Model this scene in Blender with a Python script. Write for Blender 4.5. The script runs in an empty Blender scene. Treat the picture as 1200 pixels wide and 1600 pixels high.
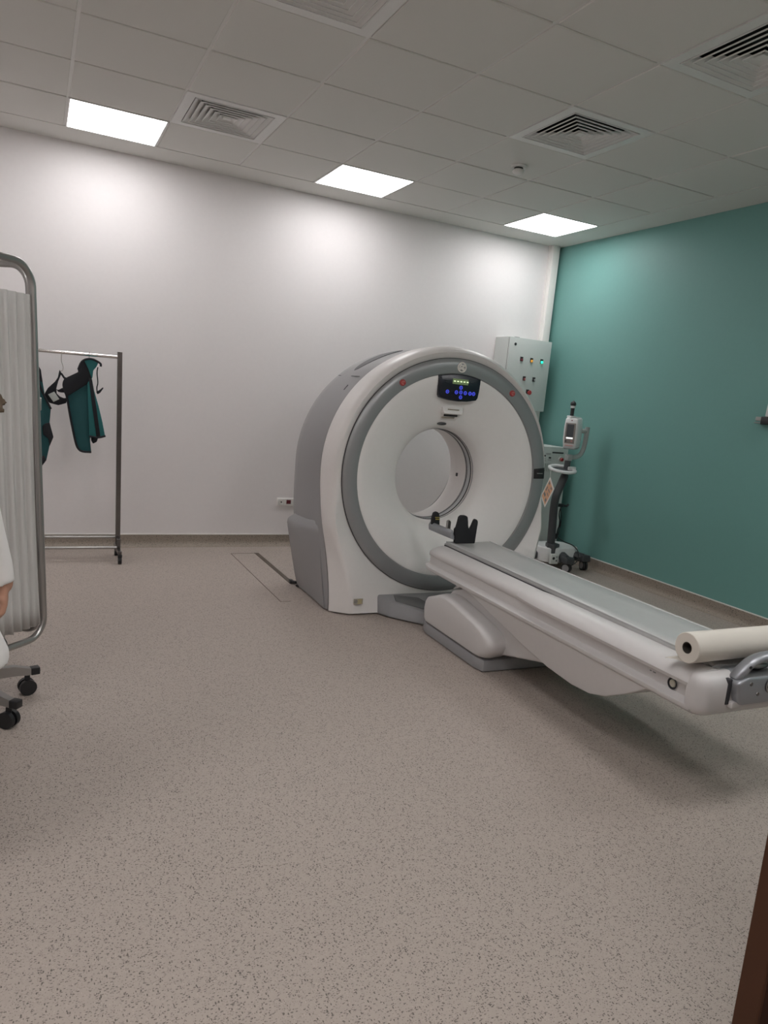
import bpy, bmesh, math, random
from mathutils import Vector as V, Matrix, Euler
random.seed(7)
PI = math.pi
C = bpy.context.scene.collection
sc = bpy.context.scene

# ------------------------------------------------------------------ materials
def mat(name, col, rough=.5, metal=0., noise=0., nscale=40., bump=0., bscale=200., emit=None, estr=0., spec=.5, alpha=1., coat=0.):
    m = bpy.data.materials.new(name); m.use_nodes = True
    nt = m.node_tree; b = nt.nodes['Principled BSDF']
    b.inputs['Base Color'].default_value = (*col, 1)
    b.inputs['Roughness'].default_value = rough
    b.inputs['Metallic'].default_value = metal
    b.inputs['Specular IOR Level'].default_value = spec
    b.inputs['Coat Weight'].default_value = coat
    tc = nt.nodes.new('ShaderNodeTexCoord')
    n = nt.nodes.new('ShaderNodeTexNoise'); n.inputs['Scale'].default_value = nscale; n.inputs['Detail'].default_value = 3
    nt.links.new(tc.outputs['Object'], n.inputs['Vector'])
    mx = nt.nodes.new('ShaderNodeMix'); mx.data_type = 'RGBA'
    k = noise if noise else .02
    mx.inputs[6].default_value = (*[max(0, c*(1-k)) for c in col], 1)
    mx.inputs[7].default_value = (*[min(1, c*(1+k)) for c in col], 1)
    nt.links.new(n.outputs['Fac'], mx.inputs[0]); nt.links.new(mx.outputs[2], b.inputs['Base Color'])
    if bump:
        n2 = nt.nodes.new('ShaderNodeTexNoise'); n2.inputs['Scale'].default_value = bscale; n2.inputs['Detail'].default_value = 4
        nt.links.new(tc.outputs['Object'], n2.inputs['Vector'])
        bp = nt.nodes.new('ShaderNodeBump'); bp.inputs['Strength'].default_value = bump; bp.inputs['Distance'].default_value = .01
        nt.links.new(n2.outputs['Fac'], bp.inputs['Height']); nt.links.new(bp.outputs['Normal'], b.inputs['Normal'])
    if emit:
        b.inputs['Emission Color'].default_value = (*emit, 1); b.inputs['Emission Strength'].default_value = estr
    return m

def floor_mat(name, base, dark):
    m = bpy.data.materials.new(name); m.use_nodes = True
    nt = m.node_tree; N = nt.nodes; L = nt.links; b = N['Principled BSDF']
    tc = N.new('ShaderNodeTexCoord')
    def speck(scale, lo, hi, seed, stretch):
        mp = N.new('ShaderNodeMapping'); mp.inputs['Rotation'].default_value = (seed*.3, seed*.7, seed); mp.inputs['Scale'].default_value = stretch
        L.new(tc.outputs['Object'], mp.inputs['Vector'])
        v = N.new('ShaderNodeTexVoronoi'); v.inputs['Scale'].default_value = scale; v.inputs['Randomness'].default_value = 1
        L.new(mp.outputs['Vector'], v.inputs['Vector'])
        wn = N.new('ShaderNodeTexWhiteNoise'); L.new(v.outputs['Position'], wn.inputs['Vector'])
        th = N.new('ShaderNodeMath'); th.operation = 'MULTIPLY'; th.inputs[1].default_value = hi-lo; L.new(wn.outputs['Value'], th.inputs[0])
        ad = N.new('ShaderNodeMath'); ad.inputs[1].default_value = lo; L.new(th.outputs[0], ad.inputs[0])
        lt = N.new('ShaderNodeMath'); lt.operation = 'LESS_THAN'; L.new(v.outputs['Distance'], lt.inputs[0]); L.new(ad.outputs[0], lt.inputs[1])
        return lt.outputs[0]
    n = N.new('ShaderNodeTexNoise'); n.inputs['Scale'].default_value = 60; n.inputs['Detail'].default_value = 5; L.new(tc.outputs['Object'], n.inputs['Vector'])
    m0 = N.new('ShaderNodeMix'); m0.data_type = 'RGBA'
    m0.inputs[6].default_value = (*[c*.93 for c in base], 1); m0.inputs[7].default_value = (*[c*1.07 for c in base], 1); L.new(n.outputs['Fac'], m0.inputs[0])
    last = m0.outputs[2]
    for (scale, lo, hi, seed, st, col, f) in ((125, -.16, .44, 1., (1, 2.1, 1), dark, .85), (150, -.25, .36, 2., (1.6, 1, 1), [c*1.3 for c in base], .5), (200, -.1, .45, 3.3, (1, 1.3, 1), [c*.6 for c in base], .7), (85, -.25, .36, 5.1, (2.2, 1, 1), dark, .85)):
        s = speck(scale, lo, hi, seed, st)
        mu = N.new('ShaderNodeMath'); mu.operation = 'MULTIPLY'; mu.inputs[1].default_value = f; L.new(s, mu.inputs[0])
        mx = N.new('ShaderNodeMix'); mx.data_type = 'RGBA'; L.new(mu.outputs[0], mx.inputs[0]); L.new(last, mx.inputs[6]); mx.inputs[7].default_value = (*col, 1)
        last = mx.outputs[2]
    L.new(last, b.inputs['Base Color']); b.inputs['Roughness'].default_value = .55; b.inputs['Specular IOR Level'].default_value = .35
    return m

M = {}
M['floor'] = floor_mat('floor_vinyl', (.425, .365, .325), (.10, .085, .075))
M['cove'] = floor_mat('cove_vinyl', (.33, .28, .235), (.10, .085, .075))
M['white_wall'] = mat('white_wall_paint', (.80, .765, .765), .55, bump=.03, bscale=300, spec=.35)
M['teal_wall'] = mat('teal_wall_paint', (.165, .355, .325), .5, noise=.03, bump=.03, bscale=300, spec=.35)
M['rear_wall'] = mat('rear_wall_paint', (.62, .57, .54), .7)
M['tile'] = mat('ceiling_tile', (.70, .69, .66), .8, noise=.03, nscale=300, bump=.05, bscale=500, spec=.2)
M['tbar'] = mat('ceiling_grid_bar', (.72, .71, .69), .5)
M['tile_gap'] = mat('ceiling_shadow_gap', (.12, .115, .11), .9)
M['vent'] = mat('vent_enamel', (.74, .735, .72), .45)
M['vent_dark'] = mat('vent_inside', (.03, .03, .03), .9)
M['lamp'] = mat('lamp_diffuser', (.9, .9, .9), .5, emit=(1, .985, .99), estr=9.0)
M['lamp_fill'] = mat('lamp_diffuser_fill', (.9, .9, .9), .5, emit=(1, .985, .98), estr=11)  # stronger emission for the unseen panels added to brighten the front
M['bed_white'] = mat('table_white_plastic', (.62, .60, .595), .36, bump=.01, bscale=600)
M['trim_white'] = mat('white_trim', (.80, .78, .75), .45)
M['ct_white'] = mat('scanner_white_plastic', (.75, .72, .705), .36, bump=.01, bscale=600)
M['ct_dish'] = mat('scanner_dish_plastic', (.86, .835, .82), .42)
M['ct_grey'] = mat('scanner_grey_plastic', (.295, .29, .295), .42, bump=.02, bscale=700)
M['ct_ring'] = mat('scanner_ring_grey', (.32, .325, .33), .33, metal=.35)
M['ct_seam'] = mat('scanner_seam_dark', (.04, .04, .045), .7)
M['step_grey'] = mat('step_grey_plastic', (.30, .30, .31), .45)
M['silver'] = mat('silver_plastic', (.34, .35, .375), .34, metal=.45)
M['mattress'] = mat('mattress_vinyl', (.48, .48, .475), .3, noise=.05, nscale=9, bump=.35, bscale=7)
M['black_foam'] = mat('black_foam', (.012, .012, .015), .75)
M['black'] = mat('black_plastic', (.014, .014, .016), .42)
M['dark_grey'] = mat('dark_grey_plastic', (.055, .057, .062), .42)
M['panel_black'] = mat('panel_navy_black', (.008, .010, .02), .25)
M['lcd'] = mat('lcd_green', (.12, .17, .08), .4, emit=(.25, .36, .14), estr=.18)
M['lcd_digit'] = mat('lcd_digit', (.5, .6, .3), .5, emit=(.8, .95, .6), estr=.75)
M['blue'] = mat('blue_key', (.03, .04, .4), .4, emit=(.08, .10, .9), estr=.65)
M['red'] = mat('red_button', (.42, .05, .05), .4)
M['red_dark'] = mat('red_switch_dark', (.16, .02, .03), .4)
M['pale_red'] = mat('pale_red_mark', (.62, .25, .23), .5)
M['amber'] = mat('amber_lamp', (.55, .26, .03), .4, emit=(.9, .42, .05), estr=.35)
M['green_lamp'] = mat('green_lamp', (.02, .6, .35), .4, emit=(.02, .95, .5), estr=1.3)
M['chrome'] = mat('chrome', (.66, .64, .62), .18, metal=1.)
M['steel_dark'] = mat('dark_chrome_tube', (.17, .16, .155), .25, metal=.9)
M['steel'] = mat('brushed_steel', (.42, .41, .40), .3, metal=.9)
M['cab_grey'] = mat('cabinet_grey_enamel', (.60, .63, .61), .42, bump=.02, bscale=500)
M['cab_pale'] = mat('equipment_pale_grey', (.62, .645, .62), .45)
M['cab_dark'] = mat('grille_dark', (.10, .11, .105), .7)
M['inj_white'] = mat('injector_white', (.73, .735, .735), .35)
M['inj_grey'] = mat('injector_arm_grey', (.36, .385, .375), .4)
M['bezel'] = mat('screen_bezel_taupe', (.27, .24, .22), .4)
M['screen'] = mat('screen_dark_grey', (.10, .105, .115), .2)
M['screen_lit'] = mat('screen_white_line', (.8, .8, .8), .4, emit=(1, 1, 1), estr=.6)
M['paper'] = mat('paper_white', (.82, .79, .75), .8)
M['roll'] = mat('paper_roll_cream', (.72, .675, .61), .85)
M['card'] = mat('core_cardboard', (.07, .06, .05), .85)
M['orange'] = mat('card_orange', (.72, .42, .26), .7)
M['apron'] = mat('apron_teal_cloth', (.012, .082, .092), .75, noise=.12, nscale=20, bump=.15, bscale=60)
M['apron_lit'] = mat('apron_teal_lit', (.022, .16, .165), .75)  # lighter copy of the apron teal, lit look put into the colour
M['apron_black'] = mat('apron_black_trim', (.012, .013, .018), .8)
M['curtain'] = mat('screen_white_cloth', (.55, .535, .52), .9, bump=.1, bscale=90)
M['coat'] = mat('white_coat_cotton', (.74, .72, .71), .85, bump=.08, bscale=60)
M['skin'] = mat('skin', (.46, .25, .175), .5, noise=.08, nscale=30)
M['hair'] = mat('brown_hair', (.09, .06, .036), .6, noise=.4, nscale=150)
M['trouser'] = mat('trousers_navy', (.03, .035, .06), .85)
M['shoe'] = mat('shoe_mauve', (.16, .08, .085), .6)
M['lip'] = mat('lip', (.40, .13, .12), .5)
M['eye'] = mat('eye_white', (.75, .73, .7), .3)
M['door_wood'] = mat('door_brown_wood', (.042, .014, .006), .6, spec=.2, noise=.35, nscale=6, bump=.05, bscale=30)
M['door_edge'] = mat('door_edge_brown', (.075, .032, .017), .6, spec=.2)
M['socket_red'] = mat('socket_red', (.13, .018, .028), .45)
M['brass_strip'] = mat('floor_strip_brown', (.12, .095, .075), .45, metal=.3)
M['crack'] = mat('hatch_seam', (.16, .13, .11), .9)
M['yellow'] = mat('yellow_print', (.55, .45, .12), .6)
M['cream_knob'] = mat('knob_cream', (.50, .48, .40), .4)
M['print'] = mat('grey_print', (.22, .22, .22), .7)
M['sticker'] = mat('sticker_tan', (.40, .36, .30), .6)

# ------------------------------------------------------------------ mesh helpers
def link(o): C.objects.link(o); return o
def wloc(p): return V((0, 0, 0)) if p is None else wloc(p.parent) + p.location

class MB:
    def __init__(s): s.bm = bmesh.new()
    def box(s, c, size, bev=0., seg=3, rot=None):
        b = bmesh.new(); bmesh.ops.create_cube(b, size=1)
        bmesh.ops.scale(b, vec=V(size), verts=b.verts)
        if bev: bmesh.ops.bevel(b, geom=b.edges[:], offset=min(bev, min(size)*.49), segments=seg, profile=.5, affect='EDGES')
        if rot is not None: bmesh.ops.transform(b, matrix=(rot if isinstance(rot, Matrix) else Euler(rot).to_matrix()).to_4x4(), verts=b.verts)
        bmesh.ops.translate(b, vec=V(c), verts=b.verts); s.add(b); return s
    def b2(s, lo, hi, bev=0., seg=3):
        return s.box([(a+b)/2 for a, b in zip(lo, hi)], [abs(b-a) for a, b in zip(lo, hi)], bev, seg)
    def add(s, b):
        me = bpy.data.meshes.new('t'); b.to_mesh(me); b.free(); s.bm.from_mesh(me); bpy.data.meshes.remove(me); return s
    def loft(s, rows, closed=True, cap0=False, cap1=False):
        vs = [[s.bm.verts.new(V(p)) for p in r] for r in rows]
        n = len(rows[0])
        for a, b in zip(vs, vs[1:]):
            for i in range(n if closed else n-1):
                j = (i+1) % n
                try: s.bm.faces.new((a[i], a[j], b[j], b[i]))
                except ValueError: pass
        if cap0: s.bm.faces.new(vs[0][::-1])
        if cap1: s.bm.faces.new(vs[-1])
        return s
    def tube(s, pts, r, n=12, caps=True, closed=False):
        pts = [V(p) for p in pts]; rs = r if isinstance(r, (list, tuple)) else [r]*len(pts)
        rows = []; up = None
        for i, p in enumerate(pts):
            if closed: t = (pts[(i+1) % len(pts)]-pts[i-1]).normalized()
            else: t = (pts[min(i+1, len(pts)-1)]-pts[max(i-1, 0)]).normalized()
            if up is None: up = V((0, 0, 1)) if abs(t.z) < .9 else V((0, 1, 0))
            x = t.cross(up).normalized(); up = x.cross(t).normalized()
            rows.append([p+(x*math.cos(2*PI*k/n)+up*math.sin(2*PI*k/n))*rs[i] for k in range(n)])
        if closed: rows.append(rows[0])
        s.loft(rows, True, caps and not closed, caps and not closed)
        if closed: bmesh.ops.remove_doubles(s.bm, verts=s.bm.verts, dist=1e-6)
        return s
    def cyl(s, a, b, r, n=24, r2=None):
        return s.tube([a, b], [r, r if r2 is None else r2], n)
    def lathe(s, prof, origin, axis=(0, -1, 0), n=64, closed=False):
        """prof: list of (radius, height along axis)"""
        ax = V(axis).normalized(); u = ax.orthogonal().normalized() if abs(ax.y) < .9 else V((1, 0, 0)); u = (u-ax*u.dot(ax)).normalized(); w = ax.cross(u)
        o = V(origin)
        rows = [[o+ax*h+(u*math.cos(2*PI*k/n)+w*math.sin(2*PI*k/n))*max(r, 1e-5) for k in range(n)] for r, h in prof]
        if closed: rows.append(rows[0])
        s.loft(rows, True)
        bmesh.ops.remove_doubles(s.bm, verts=s.bm.verts, dist=2e-5)
        return s
    def prism(s, poly, f0, f1, bev=0., seg=3):
        """poly 2D points; f0/f1 map (a,b)->3D"""
        b = bmesh.new()
        A = [b.verts.new(V(f0(*p))) for p in poly]; B = [b.verts.new(V(f1(*p))) for p in poly]
        n = len(poly); b.faces.new(A[::-1]); b.faces.new(B)
        for i in range(n): b.faces.new((A[i], A[(i+1) % n], B[(i+1) % n], B[i]))
        bmesh.ops.recalc_face_normals(b, faces=b.faces)
        if bev: bmesh.ops.bevel(b, geom=b.edges[:], offset=bev, segments=seg, profile=.5, affect='EDGES', clamp_overlap=True)
        return s.add(b)
    def ball(s, c, r, n=24, m=12):
        b = bmesh.new(); bmesh.ops.create_uvsphere(b, u_segments=n, v_segments=m, radius=1)
        r = (r, r, r) if not isinstance(r, (tuple, list)) else r
        bmesh.ops.scale(b, vec=V(r), verts=b.verts); bmesh.ops.translate(b, vec=V(c), verts=b.verts); return s.add(b)
    def quad(s, *p):
        s.bm.faces.new([s.bm.verts.new(V(q)) for q in p]); return s
    def xf(s, mtx): bmesh.ops.transform(s.bm, matrix=mtx, verts=s.bm.verts); return s
    def build(s, name, m, parent=None, angle=35, solid=0., sub=0, recalc=True):
        if recalc: bmesh.ops.recalc_face_normals(s.bm, faces=s.bm.faces)
        me = bpy.data.meshes.new(name)
        o = bpy.data.objects.new(name, me)
        if parent is None:
            # origin at the base centre of the mesh
            xs = [v.co for v in s.bm.verts]
            c = V(((min(v.x for v in xs)+max(v.x for v in xs))/2, (min(v.y for v in xs)+max(v.y for v in xs))/2, min(v.z for v in xs)))
        else: c = wloc(parent)
        bmesh.ops.translate(s.bm, vec=-c, verts=s.bm.verts)
        s.bm.to_mesh(me); s.bm.free()
        for p in me.polygons: p.use_smooth = True
        me.set_sharp_from_angle(angle=math.radians(angle))
        if isinstance(m, (list, tuple)):
            for k in m: me.materials.append(k)
        else: me.materials.append(m)
        if parent is None: o.location = c
        else: o.parent = parent
        if solid:
            md = o.modifiers.new('thickness', 'SOLIDIFY'); md.thickness = solid; md.offset = 0
        if sub:
            md = o.modifiers.new('smooth', 'SUBSURF'); md.levels = sub; md.render_levels = sub
        return link(o)

def tag(o, label=None, cat=None, group=None, kind=None):
    if label: o['label'] = label
    if cat: o['category'] = cat
    if group: o['group'] = group
    if kind: o['kind'] = kind
    return o
def thing(name, label, cat, loc, group=None):
    o = bpy.data.objects.new(name, None); o.empty_display_size = .1; o.location = loc
    return tag(link(o), label, cat, group)
def struct(o, label, cat):
    return tag(o, label, cat, kind='structure')
def copy_tree(o, parent=None):
    c = o.copy(); C.objects.link(c)
    if parent: c.parent = parent
    for ch in list(o.children): copy_tree(ch, c)
    return c
def text_mb(body, size, mtx, depth=.0006, shear=0.):
    cu = bpy.data.curves.new('txt', 'FONT'); cu.body = body; cu.size = size; cu.align_x = 'CENTER'; cu.align_y = 'CENTER'; cu.extrude = depth; cu.shear = shear
    o = bpy.data.objects.new('txt', cu); C.objects.link(o)
    bpy.context.view_layer.update()
    dg = bpy.context.evaluated_depsgraph_get()
    me = bpy.data.meshes.new_from_object(o.evaluated_get(dg))
    mb = MB(); mb.bm.from_mesh(me); bpy.data.objects.remove(o); bpy.data.curves.remove(cu); bpy.data.meshes.remove(me)
    return mb.xf(mtx)
def frame(o, x, y):
    """matrix: local x,y -> world dirs, z = x cross y, at o"""
    x = V(x).normalized(); y = V(y).normalized(); z = x.cross(y)
    m = Matrix((x, y, z)).transposed().to_4x4(); m.translation = V(o); return m
FRONT = lambda o: frame(o, (1, 0, 0), (0, 0, 1))          # faces -Y
def arc(c, r, a0, a1, n, ax=(1, 0, 0), ay=(0, 0, 1)):
    c = V(c); ax = V(ax); ay = V(ay)
    return [c+ax*(r*math.cos(a0+(a1-a0)*i/n))+ay*(r*math.sin(a0+(a1-a0)*i/n)) for i in range(n+1)]

# ------------------------------------------------------------------ room shell
H = 3.02; WB = .343; WT = .325; WL = -6.3; WR = -6.6
struct(MB().b2((WL-.1, WR-.1, -.1), (WT+.1, WB+.1, 0)).build('floor', M['floor']), 'beige speckled vinyl floor of the scanner room', 'floor')
struct(MB().b2((WL-.1, WB, 0), (WT+.1, WB+.12, H+.1)).build('wall_back', M['white_wall']), 'white back wall lit by the ceiling panels', 'wall')
struct(MB().b2((WT, WR-.1, 0), (WT+.12, WB, H+.1)).build('wall_right', M['teal_wall']), 'teal green painted wall on the right', 'wall')
struct(MB().b2((WL-.12, WR-.1, 0), (WL, WB, H+.1)).build('wall_left', M['white_wall']), 'white wall on the far left outside the picture', 'wall')
struct(MB().b2((WL, WR-.12, 0), (WT, WR, H+.1)).build('wall_rear', M['rear_wall']), 'wall behind the camera', 'wall')

# ceiling: slab above, tiles, grid bars, margins
ceil = struct(MB().b2((WL-.1, WR-.1, H+.13), (WT+.1, WB+.1, H+.2)).build('ceiling', M['tile_gap']), 'suspended ceiling of square white tiles', 'ceiling')
LIGHTS = {(0, 0), (3, 0), (6, 0), (9, 0), (0, 7), (3, 7), (6, 7), (9, 7), (3, 9), (6, 9)}  # visible back-row panels, plus out-of-view ones added as fill light
VENTS = {(5, 1), (2, 3), (5, 4), (2, 5)}
ncol = 11; nrow = 11
tiles = MB(); bars = MB()
for i in range(ncol):
    for j in range(nrow):
        if (i, j) in LIGHTS or (i, j) in VENTS: continue
        x1 = -.6*i; x0 = x1-.6; y1 = -.6*j; y0 = y1-.6
        x0 = max(x0, WL-.02); y0 = max(y0, WR-.02)
        if x1-x0 < .05 or y1-y0 < .05: continue
        dz = random.uniform(-.001, .0015)
        tiles.b2((x0+.0085, y0+.0085, H-.004+dz), (x1-.0085, y1-.0085, H+.012+dz), .003, 1)
tiles.build('ceiling_tile', M['tile'], ceil)
for i in range(ncol+1):
    x = -.6*i
    if x < WL: continue
    bars.b2((x-.012, WR, H+.002), (x+.012, 0, H+.02), .001, 1)
for j in range(nrow):
    y = -.6*j
    for i in range(ncol):
        bars.b2((max(WL, -.6*i-.6+.012), y-.012, H+.003), (-.6*i-.012, y+.012, H+.02), .001, 1)
bars.build('ceiling_grid', M['tbar'], ceil)
MB().b2((WL, 0.006, H-.003), (WT, WB, H+.02)).b2((.006, WR, H-.003), (WT, .006, H+.02)).build('ceiling_margin', M['tile'], ceil)

# skirting, coved vinyl with a white capping strip
def cove(L0, L1, inward):
    L0 = V(L0); L1 = V(L1); n = V(inward)
    prof = [(0, .1), (.004, .1), (.005, .05)]+[(.005+.04*(1-math.cos(a)), .045*(1-math.sin(a))+.001) for a in [PI/2*k/6 for k in range(7)]]+[(.05, 0), (0, 0)]
    rows = [[L+n*a+V((0, 0, b)) for a, b in prof] for L in (L0, L1)]
    return MB().loft(rows, True, True, True)
bb = struct(cove((WL, WB, 0), (WT, WB, 0), (0, -1, 0)).build('baseboard_back', M['cove']), 'coved vinyl skirting along the white back wall', 'baseboard')
MB().b2((WL, WB-.007, .1), (WT, WB, .108)).build('capping_strip', M['trim_white'], bb)
bt = struct(cove((WT, WR, 0), (WT, WB, 0), (-1, 0, 0)).build('baseboard_right', M['cove']), 'coved vinyl skirting along the teal wall', 'baseboard')
MB().b2((WT-.007, WR, .1), (WT, WB, .108)).build('capping_strip', M['trim_white'], bt)
bl = struct(cove((WL, WB, 0), (WL, WR, 0), (1, 0, 0)).build('baseboard_left', M['cove']), 'coved vinyl skirting along the left wall', 'baseboard')

# cable trunking in the corner (full height)
struct(MB().b2((.205, .275, .105), (.285, WB, H-.002), .003, 2).b2((.195, .31, .105), (.295, WB, H-.002), .002, 1).build('trim_1', M['trim_white']), 'white cable trunking running up the corner of the room', 'trim')

# floor trench cover: thin seams and a brown strip
hs = struct(MB().b2((-2.872, -1.33, -.01), (-2.866, .055, .0012)).b2((-2.872, .050, -.01), (-2.65, .055, .0012)).b2((-2.872, -1.33, -.01), (-2.80, -1.325, .0012)).build('trim_2', M['crack']), 'thin seam lines of a floor trench cover left of the scanner', 'floor hatch')
MB().b2((-2.668, -.90, -.01), (-2.632, .06, .003), .001, 1).build('metal_strip', M['brass_strip'], hs)

# door leaf beside the camera
dr = struct(MB().b2((-3.13, -5.045, .012), (-2.28, -5.0, 2.1), .003, 1).build('door_1', M['door_wood']), 'open dark brown wooden door beside the camera', 'door')
MB().b2((-3.139, -5.046, .012), (-3.128, -4.999, 2.1), .002, 1).build('edge_strip', M['door_edge'], dr)
MB().cyl((-3.05, -5.045, 1.0), (-3.05, -5.10, 1.0), .011).tube([(-3.05, -5.10, 1.0), (-3.0, -5.105, 1.0), (-2.92, -5.105, 1.0)], .010).box((-3.05, -5.048, 1.0), (.045, .008, .2), .003).build('door_handle', M['steel'], dr)
MB().box((-2.29, -5.0, .3), (.03, .03, .1), .004).box((-2.29, -5.0, 1.8), (.03, .03, .1), .004).build('hinge', M['steel'], dr)
tag(struct(MB().b2((-2.27, WR, .0), (-2.15, -4.97, 2.2), .004, 1).build('trim_3', M['door_edge']), 'brown door frame post carrying the open door', 'door frame'))

# ------------------------------------------------------------------ ceiling lights
lamp_labels = {(0, 0): 'square ceiling light panel nearest the teal wall corner', (3, 0): 'middle square ceiling light panel, above the scanner', (6, 0): 'leftmost square ceiling light panel, beside a square vent',
               (9, 0): 'added unseen ceiling light panel by the back wall, out of the picture on the left',
               (0, 7): 'added unseen ceiling light panel by the teal wall, above the foot of the table',
               (3, 7): 'added unseen ceiling light panel above the paper roll end of the scanner table',
               (6, 7): 'added unseen ceiling light panel above the person in the white coat',
               (9, 7): 'added unseen ceiling light panel by the left wall, out of the picture',
               (3, 9): 'added unseen ceiling light panel above the open brown door',
               (6, 9): 'added unseen ceiling light panel directly above the doorway'}
proto = None
for (i, j), lb in lamp_labels.items():
    loc = (-.6*i-.3, -.6*j-.3, H-.006)
    if proto is None:
        proto = thing('ceiling_light', lb, 'light', loc, 'square ceiling light panels')
        x, y, z = loc; m = MB()
        for sx, sy, a, b in ((0, .292, .6, .012), (0, -.292, .6, .012), (.292, 0, .012, .572), (-.292, 0, .012, .572)):
            m.box((x+sx, y+sy, H), (a, b, .014), .002, 1)
        m.build('frame', M['vent'], proto)
        MB().b2((x-.287, y-.287, H-.005), (x+.287, y+.287, H+.006)).build('diffuser', M['lamp'], proto)
    else:
        c = copy_tree(proto); c.location = loc; tag(c, lb)
        if j:
            for ch in c.children:
                if ch.name.startswith('diffuser'): ch.material_slots[0].link = 'OBJECT'; ch.material_slots[0].material = M['lamp_fill']

# ------------------------------------------------------------------ vents
vent_labels = {(5, 1): 'square ceiling vent beside the leftmost light panel', (2, 3): 'square ceiling vent just behind the smoke detector, above the scanner', (5, 4): 'square ceiling vent cut by the top edge of the picture', (2, 5): 'square ceiling vent at the upper right edge of the picture'}
proto = None
for (i, j), lb in vent_labels.items():
    loc = (-.6*i-.3, -.6*j-.3, H-.006)
    if proto is None:
        proto = thing('ceiling_vent', lb, 'vent', loc, 'square louvred ceiling vents')
        x, y, z = loc
        def sqring(m, r0, z0, r1, z1, th):
            c4 = lambda r, zz: [(x-r, y-r, zz), (x+r, y-r, zz), (x+r, y+r, zz), (x-r, y+r, zz)]
            m.loft([c4(r0, z0), c4(r1, z1), c4(r1-th, z1), c4(r0-th, z0), c4(r0, z0)], True)
        m = MB(); sqring(m, .296, H+.004, .296, H-.006, .055); m.build('frame', M['vent'], proto)
        for k in range(6):
            r = .236-.036*k
            m = MB(); sqring(m, r, H-.006, r-.046, H+.021, .003); sqring(m, r+.001, H-.010, r+.001, H-.004, .004)
            m.build('louvre', M['vent'], proto)
        MB().b2((x-.024, y-.024, H-.003), (x+.024, y+.024, H+.002), .002, 1).build('centre_plate', M['vent'], proto)
        m = MB()
        for sx, sy, a, b_ in ((0, .285, .58, .01), (0, -.285, .58, .01), (.285, 0, .01, .58), (-.285, 0, .01, .58)): m.box((x+sx, y+sy, H+.055), (a, b_, .10))
        m.b2((x-.29, y-.29, H+.10), (x+.29, y+.29, H+.11)).build('duct_box', M['vent_dark'], proto)
    else:
        c = copy_tree(proto); c.location = loc; tag(c, lb)

# smoke detector
sd = thing('smoke_detector', 'small round white smoke detector on the ceiling', 'smoke detector', (-1.4425, -1.416, H))
X, Y = -1.4425, -1.416
MB().lathe([(0, 0), (.05, 0), (.052, .008), (.048, .018), (.0, .018)], (X, Y, H), (0, 0, -1), 32).build('base', M['vent'], sd)
MB().lathe([(0, .03), (.036, .03), (.040, .042), (.036, .05), (.024, .058), (0, .06)], (X, Y, H), (0, 0, -1), 32).build('sensor_head', M['vent'], sd)
MB().lathe([(0, .017), (.03, .018), (.03, .031), (0, .031)], (X, Y, H), (0, 0, -1), 32).build('sensor_gap', M['vent_dark'], sd)

# ------------------------------------------------------------------ CT scanner gantry
CX, CZ = -1.808, .905
ct = thing('ct_scanner', 'large white and grey doughnut-shaped CT scanner', 'CT scanner', (CX, -1.2, 0))
TILT = .028
NB = 128
def tomb(R, y, wf, yf, zf=.012, cz=.915, ytop=None, kl=1., kr=.968):
    """closed outline: arc over the top (right->left), left side down, floor, right side up"""
    pts = []
    na = 64
    for k in range(na+1):
        a = PI*k/na
        ca = math.cos(a)*(kr if math.cos(a) > 0 else kl)
        pts.append((CX+R*ca, y if ytop is None else y+(ytop-y)*math.sin(a), cz+R*math.sin(a)))
    def side(sgn, k, n):
        h = 1-k/n
        z = zf+(cz-zf)*h
        s = h*h*(3-2*h)
        Rk = R*(kr if sgn > 0 else kl)
        w0 = wf*(.945 if sgn > 0 else 1)
        return (CX+sgn*(w0+(Rk-w0)*min(1, s*1.5)), yf+(y-yf)*s, z)
    ns = 20
    for k in range(1, ns+1): pts.append(side(-1, k, ns))
    nb = 23
    for k in range(1, nb): pts.append((CX-wf+2*wf*k/nb, yf, zf))
    for k in range(ns, 0, -1): pts.append(side(1, k, ns))
    return pts
def ringpts(R, y, tl=TILT):
    """circle matched to tomb() points by angle about the centre"""
    ref = tomb(.8, -1.5, .7, -1.6)
    out = []
    for p in ref:
        a = math.atan2(p[2]-CZ, p[0]-CX)
        out.append((CX+R*math.cos(a), y+tl*R*math.sin(a), CZ+R*math.sin(a)))
    return out
front_rows = [ringpts(.784, -1.535), ringpts(.797, -1.548),
              tomb(.822, -1.545, .69, -1.686), tomb(.842, -1.525, .712, -1.685), tomb(.856, -1.49, .722, -1.680), tomb(.862, -1.44, .755, -1.656),
              tomb(.860, -1.37, .795, -1.626), tomb(.850, -1.32, .822, -1.604), tomb(.838, -1.295, .828, -1.60), tomb(.80, -1.290, .80, -1.585)]
m = MB(); m.loft(front_rows, True); fs = m.build('front_shell', M['ct_white'], ct, 50)
rear_rows = [tomb(.80, -1.272, .80, -1.572), tomb(.832, -1.268, .826, -1.575), tomb(.838, -1.24, .828, -1.54, kl=1.005), tomb(.842, -1.10, .825, -1.30, kl=1.025), tomb(.842, -.95, .82, -1.02, kl=1.04), tomb(.836, -.86, .815, -.93, kl=1.04), tomb(.815, -.81, .80, -.88, kl=1.04), tomb(.77, -.785, .76, -.85, kl=1.03),
             ringpts(.62, -.79, 0), ringpts(.46, -.83, 0), ringpts(.395, -.90, 0)]
m = MB(); m.loft(rear_rows, True); rs = m.build('rear_shell', M['ct_grey'], ct, 50)
# seam core between the shells
m = MB(); m.loft([tomb(.822, -1.31, .80, -1.61), tomb(.822, -1.25, .80, -1.55)], True); m.build('seam_gasket', M['ct_seam'], ct)
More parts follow.
